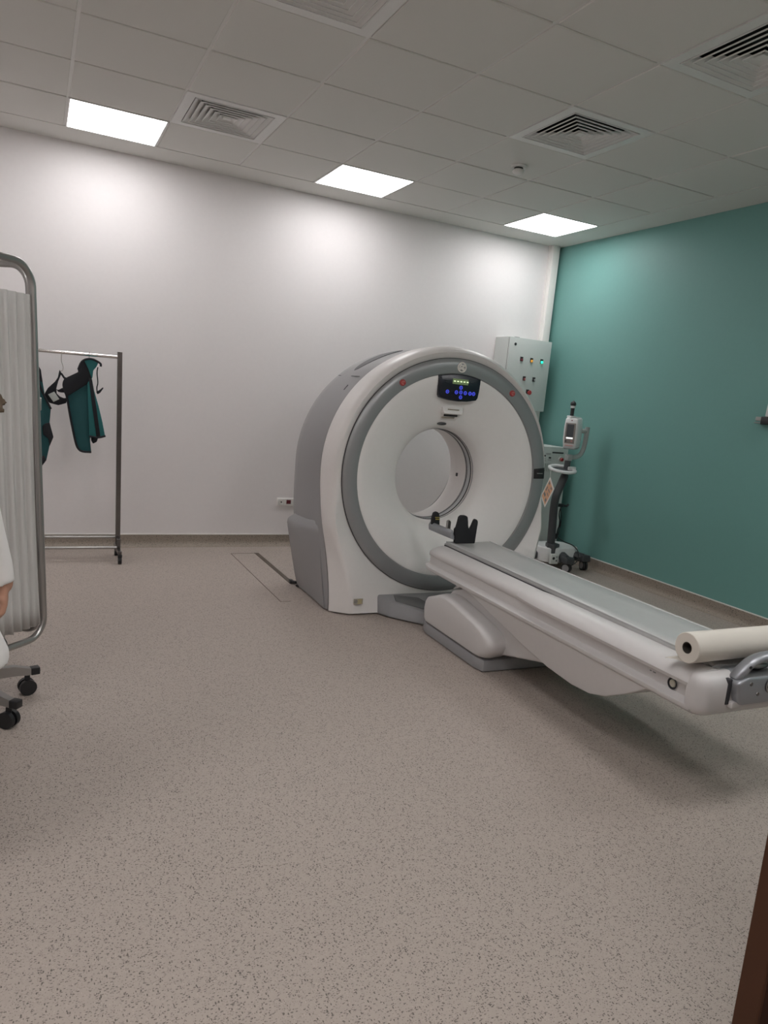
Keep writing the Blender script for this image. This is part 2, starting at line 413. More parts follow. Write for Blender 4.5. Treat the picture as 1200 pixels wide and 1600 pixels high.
# black plinth under the covers
m = MB(); m.loft([[(p[0], p[1], z) for p in [(CX-.76, -1.60, 0), (CX-.62, -1.66, 0), (CX+.62, -1.66, 0), (CX+.76, -1.60, 0), (CX+.76, -.9, 0), (CX-.76, -.9, 0)]] for z in (0, .03)], True, True, True); m.build('plinth', M['black'], ct)
def tl_lathe(prof, n=128):
    """lathe about the (slightly tilted) ring axis; prof (r, y)"""
    m = MB()
    m.loft([[(CX+r*math.cos(2*PI*k/n), y+TILT*min(1, max(0, (r-.33)/.3))*r*math.sin(2*PI*k/n), CZ-.012*(1-min(1, max(0, (r-.33)/.3)))+r*math.sin(2*PI*k/n)) for k in range(n)] for r, y in prof], True)
    return m
tl_lathe([(.790, -1.535), (.790, -1.556), (.784, -1.562), (.755, -1.568), (.72, -1.568), (.693, -1.563), (.688, -1.556), (.688, -1.535)]).build('face_ring', M['ct_ring'], ct)
tl_lathe([(.790, -1.536), (.794, -1.551), (.790, -1.5535)]).build('ring_seam', M['ct_seam'], ct)
tl_lathe([(.690, -1.54), (.687, -1.553), (.676, -1.556), (.64, -1.552), (.58, -1.535), (.50, -1.505), (.43, -1.472), (.385, -1.446), (.355, -1.424), (.338, -1.402), (.329, -1.375), (.326, -1.345), (.325, -1.325)]).build('front_dish', M['ct_dish'], ct, 60)
# bore tube with scan window and dark grooves
def zl(prof, n=96):
    m = MB(); m.loft([[(CX+r*math.cos(2*PI*k/n), y, CZ-.012+r*math.sin(2*PI*k/n)) for k in range(n)] for r, y in prof], True); return m
bore = zl([(.326, -1.33), (.325, -1.325), (.323, -1.10), (.330, -1.05), (.350, -.98), (.375, -.93), (.40, -.895)]).build('bore_liner', M['ct_white'], ct, 60)
win = zl([(.3225, -1.305), (.3205, -1.30), (.3205, -1.262), (.3225, -1.257)]).build('scan_window', mat('scan_window_film', (.50, .51, .52), .2), ct)
for a, r in ((-1.332, .3225), (-1.309, .3205), (-1.258, .3205), (-1.243, .3222)):
    zl([(r+.003, a-.0022), (r-.0012, a-.0022), (r-.0012, a+.0022), (r+.003, a+.0022)]).build('groove', M['ct_seam'] if r < .322 else M['step_grey'], win)
MB().box((CX+.321, -1.12, CZ-.03), (.008, .022, .026), .003).build('laser_port', M['dark_grey'], ct)
# side pods (grey, stepped out low on each flank)
for sg, nm in ((-1, 'side_pod'), (1, 'side_pod')):
    def sec(z, out, yb, yf2, inset=.0):
        out *= 1.22; xo = CX+sg*(.80+out); xi = CX+sg*.72; xf = CX+sg*(.828+inset)
        pts = [(xi, yb), (xo-sg*.035, yb), (xo-sg*.01, yb-.012), (xo, yb-.04), (xo-sg*(.003), (yb*.45+yf2*.55)), (xf+sg*.010, yf2-.0), (xi, yf2)]
        return [(a, b, z) for a, b in pts]
    rows = [sec(.012, .028, -.95, -1.545), sec(.10, .045, -.935, -1.50), sec(.25, .07, -.92, -1.435), sec(.38, .09, -.905, -1.395), sec(.465, .102, -.895, -1.365),
            sec(.485, .100, -.895, -1.36), sec(.498, .092, -.897, -1.355), sec(.52, .066, -.90, -1.345), sec(.552, .026, -.905, -1.33), sec(.562, .005, -.91, -1.325), sec(.565, -.02, -.91, -1.32)]
    MB().loft(rows, True, True, True).build(nm, M['ct_grey'], ct, 60)
# top cover lines and vent slot on the rear shell
def cylpt(ang, y, r=.8475):
    k = 1+.03*max(0, min(1, (y+1.24)/.29)) if math.cos(ang) < 0 else 1
    return V((CX+(r-.0035)*k*math.cos(ang), y, .915+(r-.0035)*math.sin(ang)))
m = MB()
rows = []
for k in range(21):
    t = k/20; a = math.radians(103+27*t); w = .055*math.sin(PI*t)**.5+.001
    rows.append([cylpt(a, -1.05-w, .8465), cylpt(a, -1.05+w, .8465), cylpt(a, -1.05+w, .8505), cylpt(a, -1.05-w, .8505)])
m.loft(rows, True, True, True); vs = m.build('top_grille', M['dark_grey'], ct)
m = MB()
m.loft([[cylpt(math.radians(134+.4*q), y, .8492) for y in [-1.235+.34*k/10 for k in range(11)]] for q in (0, 1)], False)
m.build('cover_line', M['ct_seam'], vs)
for y in (-1.19, -1.02):
    MB().tube([cylpt(math.radians(140+3*k/4), y+.0*k, .848) for k in range(5)], .0025, 6).build('latch', M['ct_seam'], rs)

# --- control display on the dish
dy = lambda z: -1.553-(.0) + TILT*(z-CZ)   # ring/dish plane
def on_dish(x, z, lift=.0):
    r = math.hypot(x-CX, z-CZ)
    prof = [(.690, -1.556), (.676, -1.556), (.64, -1.552), (.58, -1.535), (.50, -1.505), (.43, -1.472), (.385, -1.446)]
    y = prof[0][1]
    for (r1, y1), (r0, y0) in zip(prof, prof[1:]):
        if r0 <= r <= r1: y = y0+(y1-y0)*(r-r0)/(r1-r0)
    return y+TILT*(z-CZ)-lift
outline = [(-.163, 1.574)]+[(-.163+.326*k/12, 1.574+.019*math.sin(PI*k/12)) for k in range(1, 12)]+[(.163, 1.574), (.158, 1.50), (.150, 1.448), (.138, 1.432), (.07, 1.419), (0, 1.415), (-.07, 1.419), (-.138, 1.432), (-.150, 1.448), (-.158, 1.50)]
PY = lambda z: -1.562+.16*(z-1.50)*-.0+TILT*(z-CZ)-.006
disp = MB().prism(outline, lambda a, z: (CX+.005+a, PY(z)+.045, z), lambda a, z: (CX+.005+a, PY(z), z), .004, 2).build('control_display', M['panel_black'], ct)
def dpl(x, z, lift=.001): return (x, PY(z)-lift, z)
MB().box(dpl(CX+.008, 1.546), (.122, .004, .036), .002).build('lcd', M['lcd'], disp)
m = MB()
for k in range(5): m.box(dpl(CX-.038+.025*k, 1.547, .003), (.014, .003, .008), .001, 1)
m.build('lcd_digits', M['lcd_digit'], disp)
for (x, z) in ((-1.895, 1.474), (-1.826, 1.475), (-1.791, 1.477), (-1.756, 1.475), (-1.719, 1.475), (-1.690, 1.475), (-1.793, 1.508), (-1.790, 1.445)):
    k = MB().tube(arc(dpl(x, z, .0015), .0105, 0, 2*PI, 20)[:-1], .0022, 6, closed=True).build('key', M['blue'], disp)
    MB().box(dpl(x, z, .001), (.010, .003, .004), .001, 1).build('key_symbol', M['blue'], k)
for lx, lz, lw in ((-.098, 1.547, .03), (-.098, 1.537, .03), (.10, 1.547, .02)): MB().box(dpl(CX+lx, lz), (lw, .003, .003)).build('legend', M['dark_grey'], disp)
# --- round emblem: script monogram in a scalloped ring
def emblem(parent, o, r, mdisc, mmark, nm='emblem', x=(1, 0, 0), y=(0, 0, 1), sw=1.):
    fm = frame(o, x, y)
    d = MB().lathe([(0, .0), (r, 0), (r, .003), (r*.93, .004), (0, .004)], (0, 0, 0), (0, 0, 1), 40).xf(fm).build(nm, mdisc, parent)
    m = MB().tube(arc((0, 0, .0045), r*.90, 0, 2*PI, 40, (1, 0, 0), (0, 1, 0))[:-1], r*.055*sw, 6, closed=True)
    for k in range(4):
        a = PI/4+k*PI/2
        c = V((math.cos(a)*r*.66, math.sin(a)*r*.66, .0045))
        m.tube(arc(c, r*.20, a-PI*.95, a+PI*.55, 12, (1, 0, 0), (0, 1, 0)), [r*.05*sw]*11+[r*.035, r*.02], 6)
    m.xf(fm); m.build('emblem_ring', mmark, d)
    # italic initials drawn as strokes
    g = MB().tube([V(p+(.0045,))*1 for p in [(-.05*r, .36*r), (-.28*r, .42*r), (-.48*r, .18*r), (-.52*r, -.15*r), (-.36*r, -.38*r), (-.14*r, -.26*r), (-.10*r, -.02*r), (-.26*r, -.02*r)]], r*.06*sw, 6)
    g.tube([V(p+(.0045,)) for p in [(.46*r, .34*r), (.26*r, .42*r), (.12*r, .24*r), (.30*r, .04*r), (.10*r, -.12*r), (.14*r, -.36*r), (.36*r, -.38*r), (.52*r, -.18*r)]], r*.06*sw, 6)
    g.xf(fm); g.build('initials', mmark, d)
    return d
ry = lambda z: -1.568+TILT*(z-CZ)
emblem(ct, (CX+.008, ry(1.64)+.001, 1.641), .034, M['ct_ring'], M['paper'], sw=2.6)
for x, z in ((-2.232, 1.502), (-1.376, 1.505)):
    b = MB().lathe([(0, .012), (.016, .012), (.0205, .008), (.0215, 0), (0, 0)], (x, ry(z), z), (0, -1, 0), 28).build('stop_button', M['red'], ct)
    MB().tube(arc((x, ry(z)-.012, z), .0105, .3, 5.2, 14), .0022, 6).box((x, ry(z)-.0122, z), (.003, .003, .013), .001, 1).build('stop_mark', M['pale_red'], b)
# microphone / camera bar under the display and lens recess
hb = MB().prism([(-.082, 1.374), (.082, 1.374), (.076, 1.336), (.068, 1.327), (-.068, 1.327), (-.076, 1.336)], lambda a, z: (CX+a, -1.42, z), lambda a, z: (CX+a, -1.500-.018*(1.374-z)/.05, z), .007, 3).build('intercom_bar', M['ct_dish'], ct)
MB().box((CX+.0, -1.5105, 1.358), (.088, .006, .007), .001, 1, rot=(.33, 0, 0)).build('label_strip', M['sticker'], hb)
MB().prism([(-.066, 1.327), (.066, 1.327), (.060, 1.283), (-.060, 1.283)], lambda a, z: (CX+a, -1.41, z), lambda a, z: (CX+a, -1.492+.042*(1.327-z)/.044, z), .004, 2).build('speaker_recess', M['ct_dish'], hb)
MB().box((CX-.004, -1.487, 1.317), (.105, .012, .011), .002, 1, rot=(-.7, 0, 0)).build('speaker_slot', M['black'], hb)
MB().box((CX-.014, -1.470, 1.301), (.10, .012, .006), .001, 1, rot=(-.7, 0, 0)).build('label_strip', M['sticker'], hb)
MB().ball((CX-.035, -1.420, CZ+.352), (.042, .030, .013)).build('laser_window', M['dark_grey'], ct)
# ring name plate (dark) at the right flank and its print
npl = MB()
a0, a1 = math.radians(1.2), math.radians(7.0)
npl.loft([[(CX+r*math.cos(a0+(a1-a0)*k/6), -1.5695+TILT*(r*math.sin(a0+(a1-a0)*k/6))+dyy, CZ+r*math.sin(a0+(a1-a0)*k/6)) for r, dyy in ((.692, 0), (.757, 0), (.787, .006), (.7915, .012))] for k in range(7)], False)
npl = npl.build('name_plate', M['black'], ct, solid=.002)
MB().box((CX+.74, -1.5705, CZ+.054), (.05, .003, .006), .001, 1).build('name_print', M['print'], npl)
# rating sticker low on the front
st = MB().box((-2.471, -1.6885, .094), (.064, .004, .036), .001, 1).build('rating_sticker', M['sticker'], ct)
MB().tube(arc((-2.489, -1.691, .094), .010, 0, 2*PI, 16)[:-1], .002, 6, closed=True).box((-2.489, -1.691, .094), (.004, .002, .012)).build('sticker_mark', M['print'], st)
m = MB()
for k in range(4): m.box((-2.462, -1.691, .106-.008*k), (.028, .001, .0025))
m.build('sticker_print', M['yellow'], st)
# cables and plug under the rear corner
MB().tube([(-2.60, -.93, .02), (-2.64, -.95, .022), (-2.655, -.90, .012), (-2.65, -.86, .006)], .011, 8).tube([(-2.58, -1.0, .018), (-2.635, -1.04, .016), (-2.645, -.99, .010)], .009, 8).box((-2.652, -.885, .014), (.025, .05, .022), .004).build('floor_cable', M['black'], ct)

# foot step at the front of the gantry
stp = MB().prism([(-2.335, -1.63), (-2.325, -1.70), (-2.29, -1.775), (-2.22, -1.86), (-2.145, -1.945), (-2.10, -2.0), (-1.52, -2.0), (-1.40, -1.86), (-1.30, -1.70), (-1.29, -1.63)], lambda x, y: (x, y, .006), lambda x, y: (x+.025*(1 if x < CX else -1), y+.02*(y < -1.7), .075+.045*max(0, min(1, (y+2.0)/.36))), .012, 3).build('foot_cover', M['step_grey'], ct)
MB().prism([(-2.205, -1.66), (-2.235, -1.755), (-2.10, -1.89), (-2.02, -1.83), (-2.05, -1.72)], lambda x, y: (x, y, .075+.045*max(0, min(1, (y+2.0)/.36))-.012), lambda x, y: (x, y, .075+.045*max(0, min(1, (y+2.0)/.36))+.004), .004, 2).build('foot_pedal', mat('pedal_grey', (.16, .16, .165), .5), stp)

# ------------------------------------------------------------------ patient table
BX, BY = -1.872, -2.0
SL = -.0195                         # table axis drifts slightly to the left towards the camera
tb = thing('patient_table', 'long white scanner table with grey mattress in front of the scanner', 'patient table', (BX, -3.0, 0))
SH = Matrix.Rotation(math.atan(SL)*-1*-1, 4, 'Z')
ROT = Matrix.Translation(V((BX, BY, 0))) @ Matrix.Rotation(-.0195, 4, 'Z')
def tbuild(m, *a, **k): return m.xf(ROT).build(*a, **k)
# local frame: u across, v along (v = y+2.0, negative towards camera), z up
def strip(prof_half, vs, scale=None):
    m = MB(); rows = []
    for i, v in enumerate(vs):
        s = scale[i] if scale else (1, 0)
        full = [(u*s[0], z) for u, z in prof_half]+[(-u*s[0], z) for u, z in reversed(prof_half)]
        zc = .44
        rows.append([(u, v, zc+(z-zc)*(1-s[1])) for u, z in full])
    return m.loft(rows, True, True, True)
body_prof = [(.155, .522), (.19, .524), (.225, .518), (.252, .506), (.268, .49), (.272, .474), (.268, .462), (.262, .458), (.262, .412), (.270, .404), (.285, .402), (.293, .396), (.293, .384), (.285, .373), (.262, .366)]
vv = [.055, .035, .015, -.02, -.5, -1.0, -1.5, -2.0, -2.05]
tbuild(strip(body_prof, vv, [(.95, .16), (.975, .06), (.99, .02), (1, 0)]+[(1, 0)]*5), 'table_body', M['bed_white'], tb, 40)
# outer rail cover (fuller) on the near two thirds
rail = [(.160, .5235), (.20, .532), (.24, .528), (.272, .515), (.292, .497), (.298, .480), (.292, .466), (.280, .461), (.265, .461)]
for sg in (1, -1):
    rows = []
    for v, k in ((-.92, .0), (-.96, .35), (-1.02, .75), (-1.08, .95), (-1.14, 1.), (-1.5, 1.), (-2.05, 1.)):
        rows.append([(sg*(.2+(u-.2)*(.80+.20*k)), v, .5+(z-.5)*(.75+.25*k)-.004*(1-k)) for u, z in rail])
    tbuild(MB().loft(rows, True, True, True), 'side_rail', M['bed_white'], tb, 40)
# end cap
def capsec(v, s, zt, zb, half=.302):
    prof = []
    for k in range(25):
        a = -PI/2+PI*k/24
        ca, sa = math.cos(a), math.sin(a)
        e = .45
        prof.append((half*s-.075+.075*(abs(ca)**e), (zt+zb)/2+(zt-zb)/2*(abs(sa)**(.62))*(1 if sa > 0 else -1)))
    return [(u, v, z) for u, z in prof]+[(-u, v, z) for u, z in reversed(prof)]
rows = [capsec(-2.025, .980, .521, .369), capsec(-2.036, .995, .526, .366), capsec(-2.058, .990, .526, .366), capsec(-2.080, .965, .521, .371), capsec(-2.095, .93, .512, .380), capsec(-2.106, .88, .497, .395)]
tbuild(MB().loft(rows, True, True, True), 'end_cap', M['bed_white'], tb, 60)
# under keel skirt
keel = [(-.38, .385), (-.46, .372), (-1.0, .25), (-1.2, .213), (-1.38, .200), (-1.5, .208), (-1.6, .238), (-1.72, .30), (-1.84, .375), (-1.84, .39)]
tbuild(MB().prism(keel, lambda v, z: (-.262-.02*(z-.2)/.17, v, z), lambda v, z: (.262+.02*(z-.2)/.17, v, z), .010, 3), 'keel_skirt', M['bed_white'], tb, 40)
# mattress with piping
mv = [.05, .03, 0]+[-.1*k for k in range(1, 20)]+[-1.985, -2.02]
rows = []
for i, v in enumerate(mv):
    e = 1 if 0 < i < len(mv)-1 else .6
    w = .158+.012*min(1, max(0, -v/1.9)); t = .548*1 if e == 1 else .535
    wob = .002*math.sin(9*v)+.0015*math.sin(23*v+1)
    rows.append([(-w, v, .517), (-w-.004, v, .53), (-w, v, t-.006), (-w+.012, v, t), (-w*.5, v, t-.004+wob), (0, v, t-.006-wob), (w*.5, v, t-.004+wob*.5), (w-.012, v, t), (w, v, t-.006), (w+.004, v, .53), (w, v, .517)])
mt = tbuild(MB().loft(rows, True, True, True), 'mattress', M['mattress'], tb, 60)
for sg in (1, -1):
    tbuild(MB().tube([(sg*(.159+.012*min(1, max(0, -v/1.9))), v, .5455) for v in mv[1:-1]], .0042, 8), 'piping', mat('piping_pale', (.55, .555, .55), .4) if sg == 1 else bpy.data.materials['piping_pale'], mt)
    tbuild(MB().tube([(sg*(.170+.012*min(1, max(0, -v/1.9))), v, .5235) for v in mv[1:-1]], .0045, 6), 'seam_shadow_gap', M['ct_seam'], mt)
# knob in the recess, print
kb = tbuild(MB().lathe([(.020, 0), (.023, .004), (.019, .006), (.0175, .001), (0, .001)], (0, 0, 0), (-1, 0, 0), 28).xf(Matrix.Translation((-.263, -1.935, .436))), 'knob_well', M['ct_seam'], tb)
tbuild(MB().lathe([(0, .004), (.012, .004), (.0155, 0), (.0155, -.003)], (0, 0, 0), (-1, 0, 0), 28).xf(Matrix.Translation((-.266, -1.937, .4375))), 'knob', M['cream_knob'], kb)
tbuild(MB().box((-.2625, -1.84, .442), (.002, .014, .004)).box((-.2625, -1.82, .442), (.002, .008, .004)), 'side_print', M['print'], tb)
# end console with handle
cons = tbuild(MB().prism([(-.175, .512), (-.158, .445), (-.14, .425), (.24, .425), (.26, .445), (.265, .515), (.20, .53), (-.12, .53)], lambda u, z: (u, -2.02, z), lambda u, z: (u*.985, -2.138, z-.004), .010, 3), 'end_console', M['silver'], tb)
tbuild(MB().b2((-.17, -2.125, .408), (.26, -2.06, .432), .004), 'console_sill', M['bed_white'], cons)
tbuild(MB().b2((-.185, -2.11, .418), (-.166, -2.03, .515), .004), 'console_gap', M['ct_seam'], cons)
hp = [(-.155, -2.10, .505), (-.135, -2.105, .535), (-.105, -2.11, .572), (-.06, -2.113, .592), (0, -2.115, .598), (.06, -2.113, .592), (.105, -2.11, .572), (.135, -2.105, .535), (.155, -2.10, .505)]
# smooth arched grip: square-ish bar
m = MB(); rows = []
for i, p in enumerate(hp):
    p = V(p); t = (V(hp[min(i+1, 8)])-V(hp[max(i-1, 0)])).normalized(); nrm = V((-t.z, 0, t.x)); w = .020 if i in (0, 8) else .0165
    rows.append([p+nrm*(w*math.cos(a))+V((0, 1, 0))*(.026*math.sin(a)) for a in [2*PI*k/16 for k in range(16)]])
tbuild(m.loft(rows, True, True, True), 'handle', M['silver'], cons, 60, sub=1)
tbuild(MB().lathe([(0, .002), (.006, .002), (.006, -.001)], (0, 0, 0), (0, -1, 0), 16).xf(Matrix.Translation((-.118, -2.134, .565))), 'handle_hole', M['black'], cons)
tbuild(MB().ball((0, -2.075, .545), (.05, .02, .016)), 'release_lever', M['steel'], cons)
for u, z in ((-.105, .503), (-.062, .462)):
    tbuild(MB().lathe([(0, .003), (.007, .003), (.008, 0)], (0, 0, 0), (0, -1, 0), 16).xf(Matrix.Translation((u, -2.137, z))), 'screw_cover', M['steel_dark'], cons)
ec = ROT @ V((0, -2.1385, .492))
emblem(cons, ec, .031, M['dark_grey'], M['steel'], 'emblem')
# pedestal: plinth, two hulls, centre arm
tbuild(MB().prism([(-.30, -.03), (-.318, -.10), (-.318, -.66), (-.30, -.735), (.30, -.735), (.318, -.66), (.318, -.10), (.30, -.03)], lambda u, v: (u, v, .004), lambda u, v: (u*.99, v*.995, .066), .006, 2), 'pedestal_plinth', M['step_grey'], tb)
tbuild(MB().b2((-.30, -.725, .0), (.30, -.05, .012)), 'plinth_shadow_gap', M['ct_seam'], tb)  # dark slab standing in for the shade under the plinth
hull = [(-.03, .150), (-.04, .195), (-.065, .228), (-.13, .252), (-.22, .288), (-.28, .298), (-.36, .293), (-.5, .272), (-.66, .247), (-.745, .225), (-.79, .195), (-.80, .16), (-.785, .12), (-.74, .082), (-.70, .072), (-.06, .072), (-.04, .09)]
for sg in (-1, 1):
    def hm(u, s):
        return lambda v, z: (sg*u, -.40+(v+.40)*s, .165+(z-.165)*s)
    rows = [[hm(u, s)(v, z) for v, z in hull] for u, s in ((.17, .97), (.27, 1.0), (.295, .985), (.312, .955), (.322, .90), (.325, .84))]
    tbuild(MB().loft(rows, True, True, True), 'pedestal_hull', M['bed_white'], tb, 60)
armp = [(-.12, .10), (-.13, .24), (-.2, .30), (-.33, .35), (-.6, .385), (-1.1, .385), (-1.2, .25), (-1.17, .205), (-1.05, .178), (-.72, .092), (-.66, .072)]
tbuild(MB().prism(armp, lambda v, z: (-.215, v, z), lambda v, z: (.215, v, z), .012, 3), 'lift_arm', M['bed_white'], tb)
tbuild(MB().prism([(-.2, .305), (-.30, .350), (-.52, .386), (-.46, .39), (-.28, .375)], lambda v, z: (-.222, v, z), lambda v, z: (.222, v, z), .004, 2), 'arm_cover', M['bed_white'], tb)

# ------------------------------------------------------------------ head holder on the table end
hh = thing('head_holder', 'black padded head holder standing on the gantry end of the table', 'head holder', (-1.94, -2.0, .545))
MB().prism([(-.004, .028), (-.008, .062), (.0, .078), (.010, .080), (.016, .06), (.020, .045), (.10, .038), (.10, .022), (.02, .018)], lambda a, z: (-2.035+a, -2.02, .552+z), lambda a, z: (-2.035+a, -1.74, .552+z), .004, 2).build('cradle_shell', M['silver'], hh)
def mitt(poly, y0, y1): return MB().prism(poly, lambda a, z: (a, y0-.0, .549+z), lambda a, z: (a, y1, .549+z), .009, 3)
mp = [(.0, .0), (-.004, .06), (-.014, .11), (-.012, .16), (.004, .186), (.018, .19)]
right = [(-.092, 0), (-.098, .035), (-.102, .09), (-.092, .10), (-.086, .128), (-.080, .166), (-.066, .177), (-.036, .177), (-.022, .168), (-.016, .14), (-.012, .112), (-.004, .092), (.008, .092), (.018, .112), (.030, .146), (.040, .156), (.052, .148), (.057, .134), (.054, .08), (.050, .0)]
mitt([(x-1.914, z) for x, z in right], -2.035, -2.005).build('head_pad', M['black_foam'], hh)
left = [(-.030, .03), (-.034, .10), (-.026, .142), (-.006, .152), (.012, .142), (.020, .10), (.026, .03)]
lp = mitt([(x-2.008, z+.004) for x, z in left], -1.79, -1.755).build('side_pad', M['black_foam'], hh)
MB().box((-2.010, -1.7925, .656), (.028, .003, .005)).box((-2.012, -1.7925, .668), (.032, .003, .004)).build('pad_print', M['yellow'], lp)
MB().prism([(0, .05), (0, .125), (.012, .132), (.024, .12), (.024, .05)], lambda a, z: (-2.035+a, -1.965, .552+z), lambda a, z: (-2.035+a, -1.945, .552+z), .002, 1).build('buckle', M['steel'], hh)

# ------------------------------------------------------------------ paper roll on the foot end
pr = thing('paper_roll', 'cream paper roll lying across the foot end of the table', 'paper roll', (-1.91, -4.0, .545))
RX, RY, RZ, RR = -2.214, -4.0, .6055, .0565
m = MB().lathe([(.0215, 0), (.054, 0), (RR, .003), (RR, .597), (.054, .60), (.0215, .60)], (RX, RY, RZ), (1, 0, 0), 56)
m.build('paper', M['roll'], pr)
MB().lathe([(.0215, .001), (.0215, .6), (.019, .6), (.019, .001), (.0215, .001)], (RX, RY, RZ), (1, 0, 0), 36).build('cardboard_core', M['card'], pr)
m = MB(); rows = []
for k in range(9):
    t = k/8
    rows.append([(RX-.028*t*(1-.0)+.002, RY+.012+.055*t, (.5495 if t < .3 else .5495-.006*(t-.3))+.002*math.sin(3*t)), (RX+.45, RY+.012+.055*t, .5495+.003*t)])
m.loft(rows, False).build('paper_tail', M['roll'], pr, solid=.0015)

# ------------------------------------------------------------------ electrical cabinet on back wall
ec_ = thing('electrical_cabinet', 'grey wall cabinet with indicator lamps above the scanner', 'electrical cabinet', (-.055, .22, 1.395))
cx0, cx1, cy0, cz0, cz1 = -.305, .195, .10, 1.397, 2.078
MB().b2((cx0, cy0+.022, cz0), (cx1, WB, cz1), .006, 2).build('body', M['cab_grey'], ec_)
cd = MB().b2((cx0+.002, cy0, cz0+.002), (cx1-.002, cy0+.018, cz1-.002), .004, 2).build('door', M['cab_grey'], ec_)
MB().b2((cx0+.004, cy0+.016, cz0+.006), (cx1-.004, cy0+.024, cz1-.006)).build('door_gasket', M['ct_seam'], ec_)
lk = MB().lathe([(0, .004), (.011, .004), (.014, 0)], (-.235, cy0, 2.012), (0, -1, 0), 24).build('door_lock', M['black'], cd)
lk0 = lk
for nm, x, z, mt_, on_ in (('indicator_lamp', -.147, 1.872, 'red_dark', 0), ('indicator_lamp', -.029, 1.872, 'amber', 1), ('indicator_lamp', .092, 1.873, 'green_lamp', 1), ('selector_switch', -.091, 1.692, 'red_dark', 0), ('selector_switch', .025, 1.693, 'dark_grey', 0)):
    p = MB().box((x, cy0-.003, z+.008), (.032, .008, .042), .002, 1).build(nm, M['black'], cd)
    MB().lathe([(0, .014), (.008, .013), (.0125, .008), (.0135, 0)], (x, cy0-.006, z), (0, -1, 0), 24).build('lens' if nm[0] == 'i' else 'knob', M[mt_], p)
    if nm[0] == 's': MB().box((x, cy0-.02, z+.002), (.005, .006, .02), .001, 1).build('pointer', M['pale_red' if x < 0 else 'vent'], p)
p = MB().box((-.032, cy0-.003, 1.577), (.034, .008, .044), .002, 1).build('emergency_stop', M['black'], cd)
MB().lathe([(0, .034), (.018, .033), (.023, .027), (.021, .02), (.011, .016), (.011, 0)], (-.027, cy0-.006, 1.570), (0, -1, 0), 24).build('stop_knob', M['red'], p)
MB().b2((cx0+.08, cy0+.03, cz1-.001), (cx0+.13, cy0+.05, cz1+.005), .001, 1).build('top_bracket', M['dark_grey'], ec_)

# ------------------------------------------------------------------ equipment cabinet on the floor in the corner
uc = thing('equipment_cabinet', 'pale grey floor cabinet with vent grille behind the injector stand', 'equipment cabinet', (-.08, 0, 0))
ux0, ux1, uy0, uz = -.40, .235, -.30, 1.083
MB().b2((ux0, uy0, .03), (ux1, .285, uz), .008, 2).build('body', M['cab_pale'], uc)
MB().b2((ux0+.03, uy0+.03, 0), (ux1-.03, .26, .035)).build('plinth', M['black'], uc)
MB().b2((.045, uy0-.002, 1.022), (.178, uy0+.01, 1.036), .001, 1).build('card_slot', M['dark_grey'], uc)
MB().b2((ux0+.02, uy0-.003, .845), (ux1-.01, uy0+.003, .925), .001, 1).build('grille', M['cab_dark'], uc)
m = MB()
for k in range(29): m.b2((ux0+.02+.0213*k, uy0-.006, .845), (ux0+.02+.0213*k+.012, uy0-.001, .925))
for k in range(7): m.b2((ux0+.02, uy0-.0065, .845+.0125*k), (ux1-.01, uy0-.001, .845+.0125*k+.006))
m.build('grille_mesh', M['cab_pale'], uc)
p = MB().lathe([(0, .004), (.024, .004), (.026, 0)], (.153, uy0, .968), (0, -1, 0), 28).build('stop_collar', M['cab_grey'], uc)
MB().lathe([(0, .026), (.014, .026), (.018, .021), (.016, .013), (.010, .01), (.010, 0)], (.153, uy0-.003, .968), (0, -1, 0), 24).build('stop_knob', M['red'], p)
for x, z in ((-.043, .995), (.022, .978)):
    MB().box((x, uy0-.002, z), (.026, .006, .014), .002, 1).build('rocker_switch', M['black'], uc)
m = MB()
for k, (x, z, w) in enumerate(((.0, 1.018, .06), (.0, 1.008, .05), (-.05, .966, .05), (.02, .957, .04), (-.05, .948, .06))): m.box((x, uy0-.0008, z), (w, .0015, .004))
m.build('panel_print', M['print'], uc)

# ------------------------------------------------------------------ injector on wheels
inj = thing('contrast_injector', 'wheeled contrast injector stand with curved dark pole beside the teal wall', 'injector', (-.03, -.62, 0))
IX, IY = -.05, -.62
# base
MB().prism([(-.235, -.50), (-.24, -.66), (-.20, -.72), (-.10, -.75), (.10, -.73), (.165, -.69), (.165, -.48), (.10, -.42), (-.18, -.42)], lambda x, y: (x, y, .07), lambda x, y: (x*.985, (y+.6)*.98-.6, .205), .014, 3).build('base_housing', M['inj_white'], inj)
MB().prism([(-.16, -.62), (-.20, -.70), (-.15, -.745), (-.06, -.70), (-.06, -.60), (-.11, -.58)], lambda x, y: (x, y, .15), lambda x, y: (x, y, .235), .008, 2).build('pole_socket', M['dark_grey'], inj)
cc_ = MB().box((-.165, -.765, .115), (.085, .03, .09), .004).build('connector_box', M['cab_pale'], inj)
MB().lathe([(0, .003), (.012, .003), (.013, 0)], (-.178, -.78, .122), (0, -1, 0), 16).box((-.145, -.781, .10), (.014, .004, .01)).box((-.145, -.781, .135), (.014, .004, .006)).build('socket', M['black'], cc_)
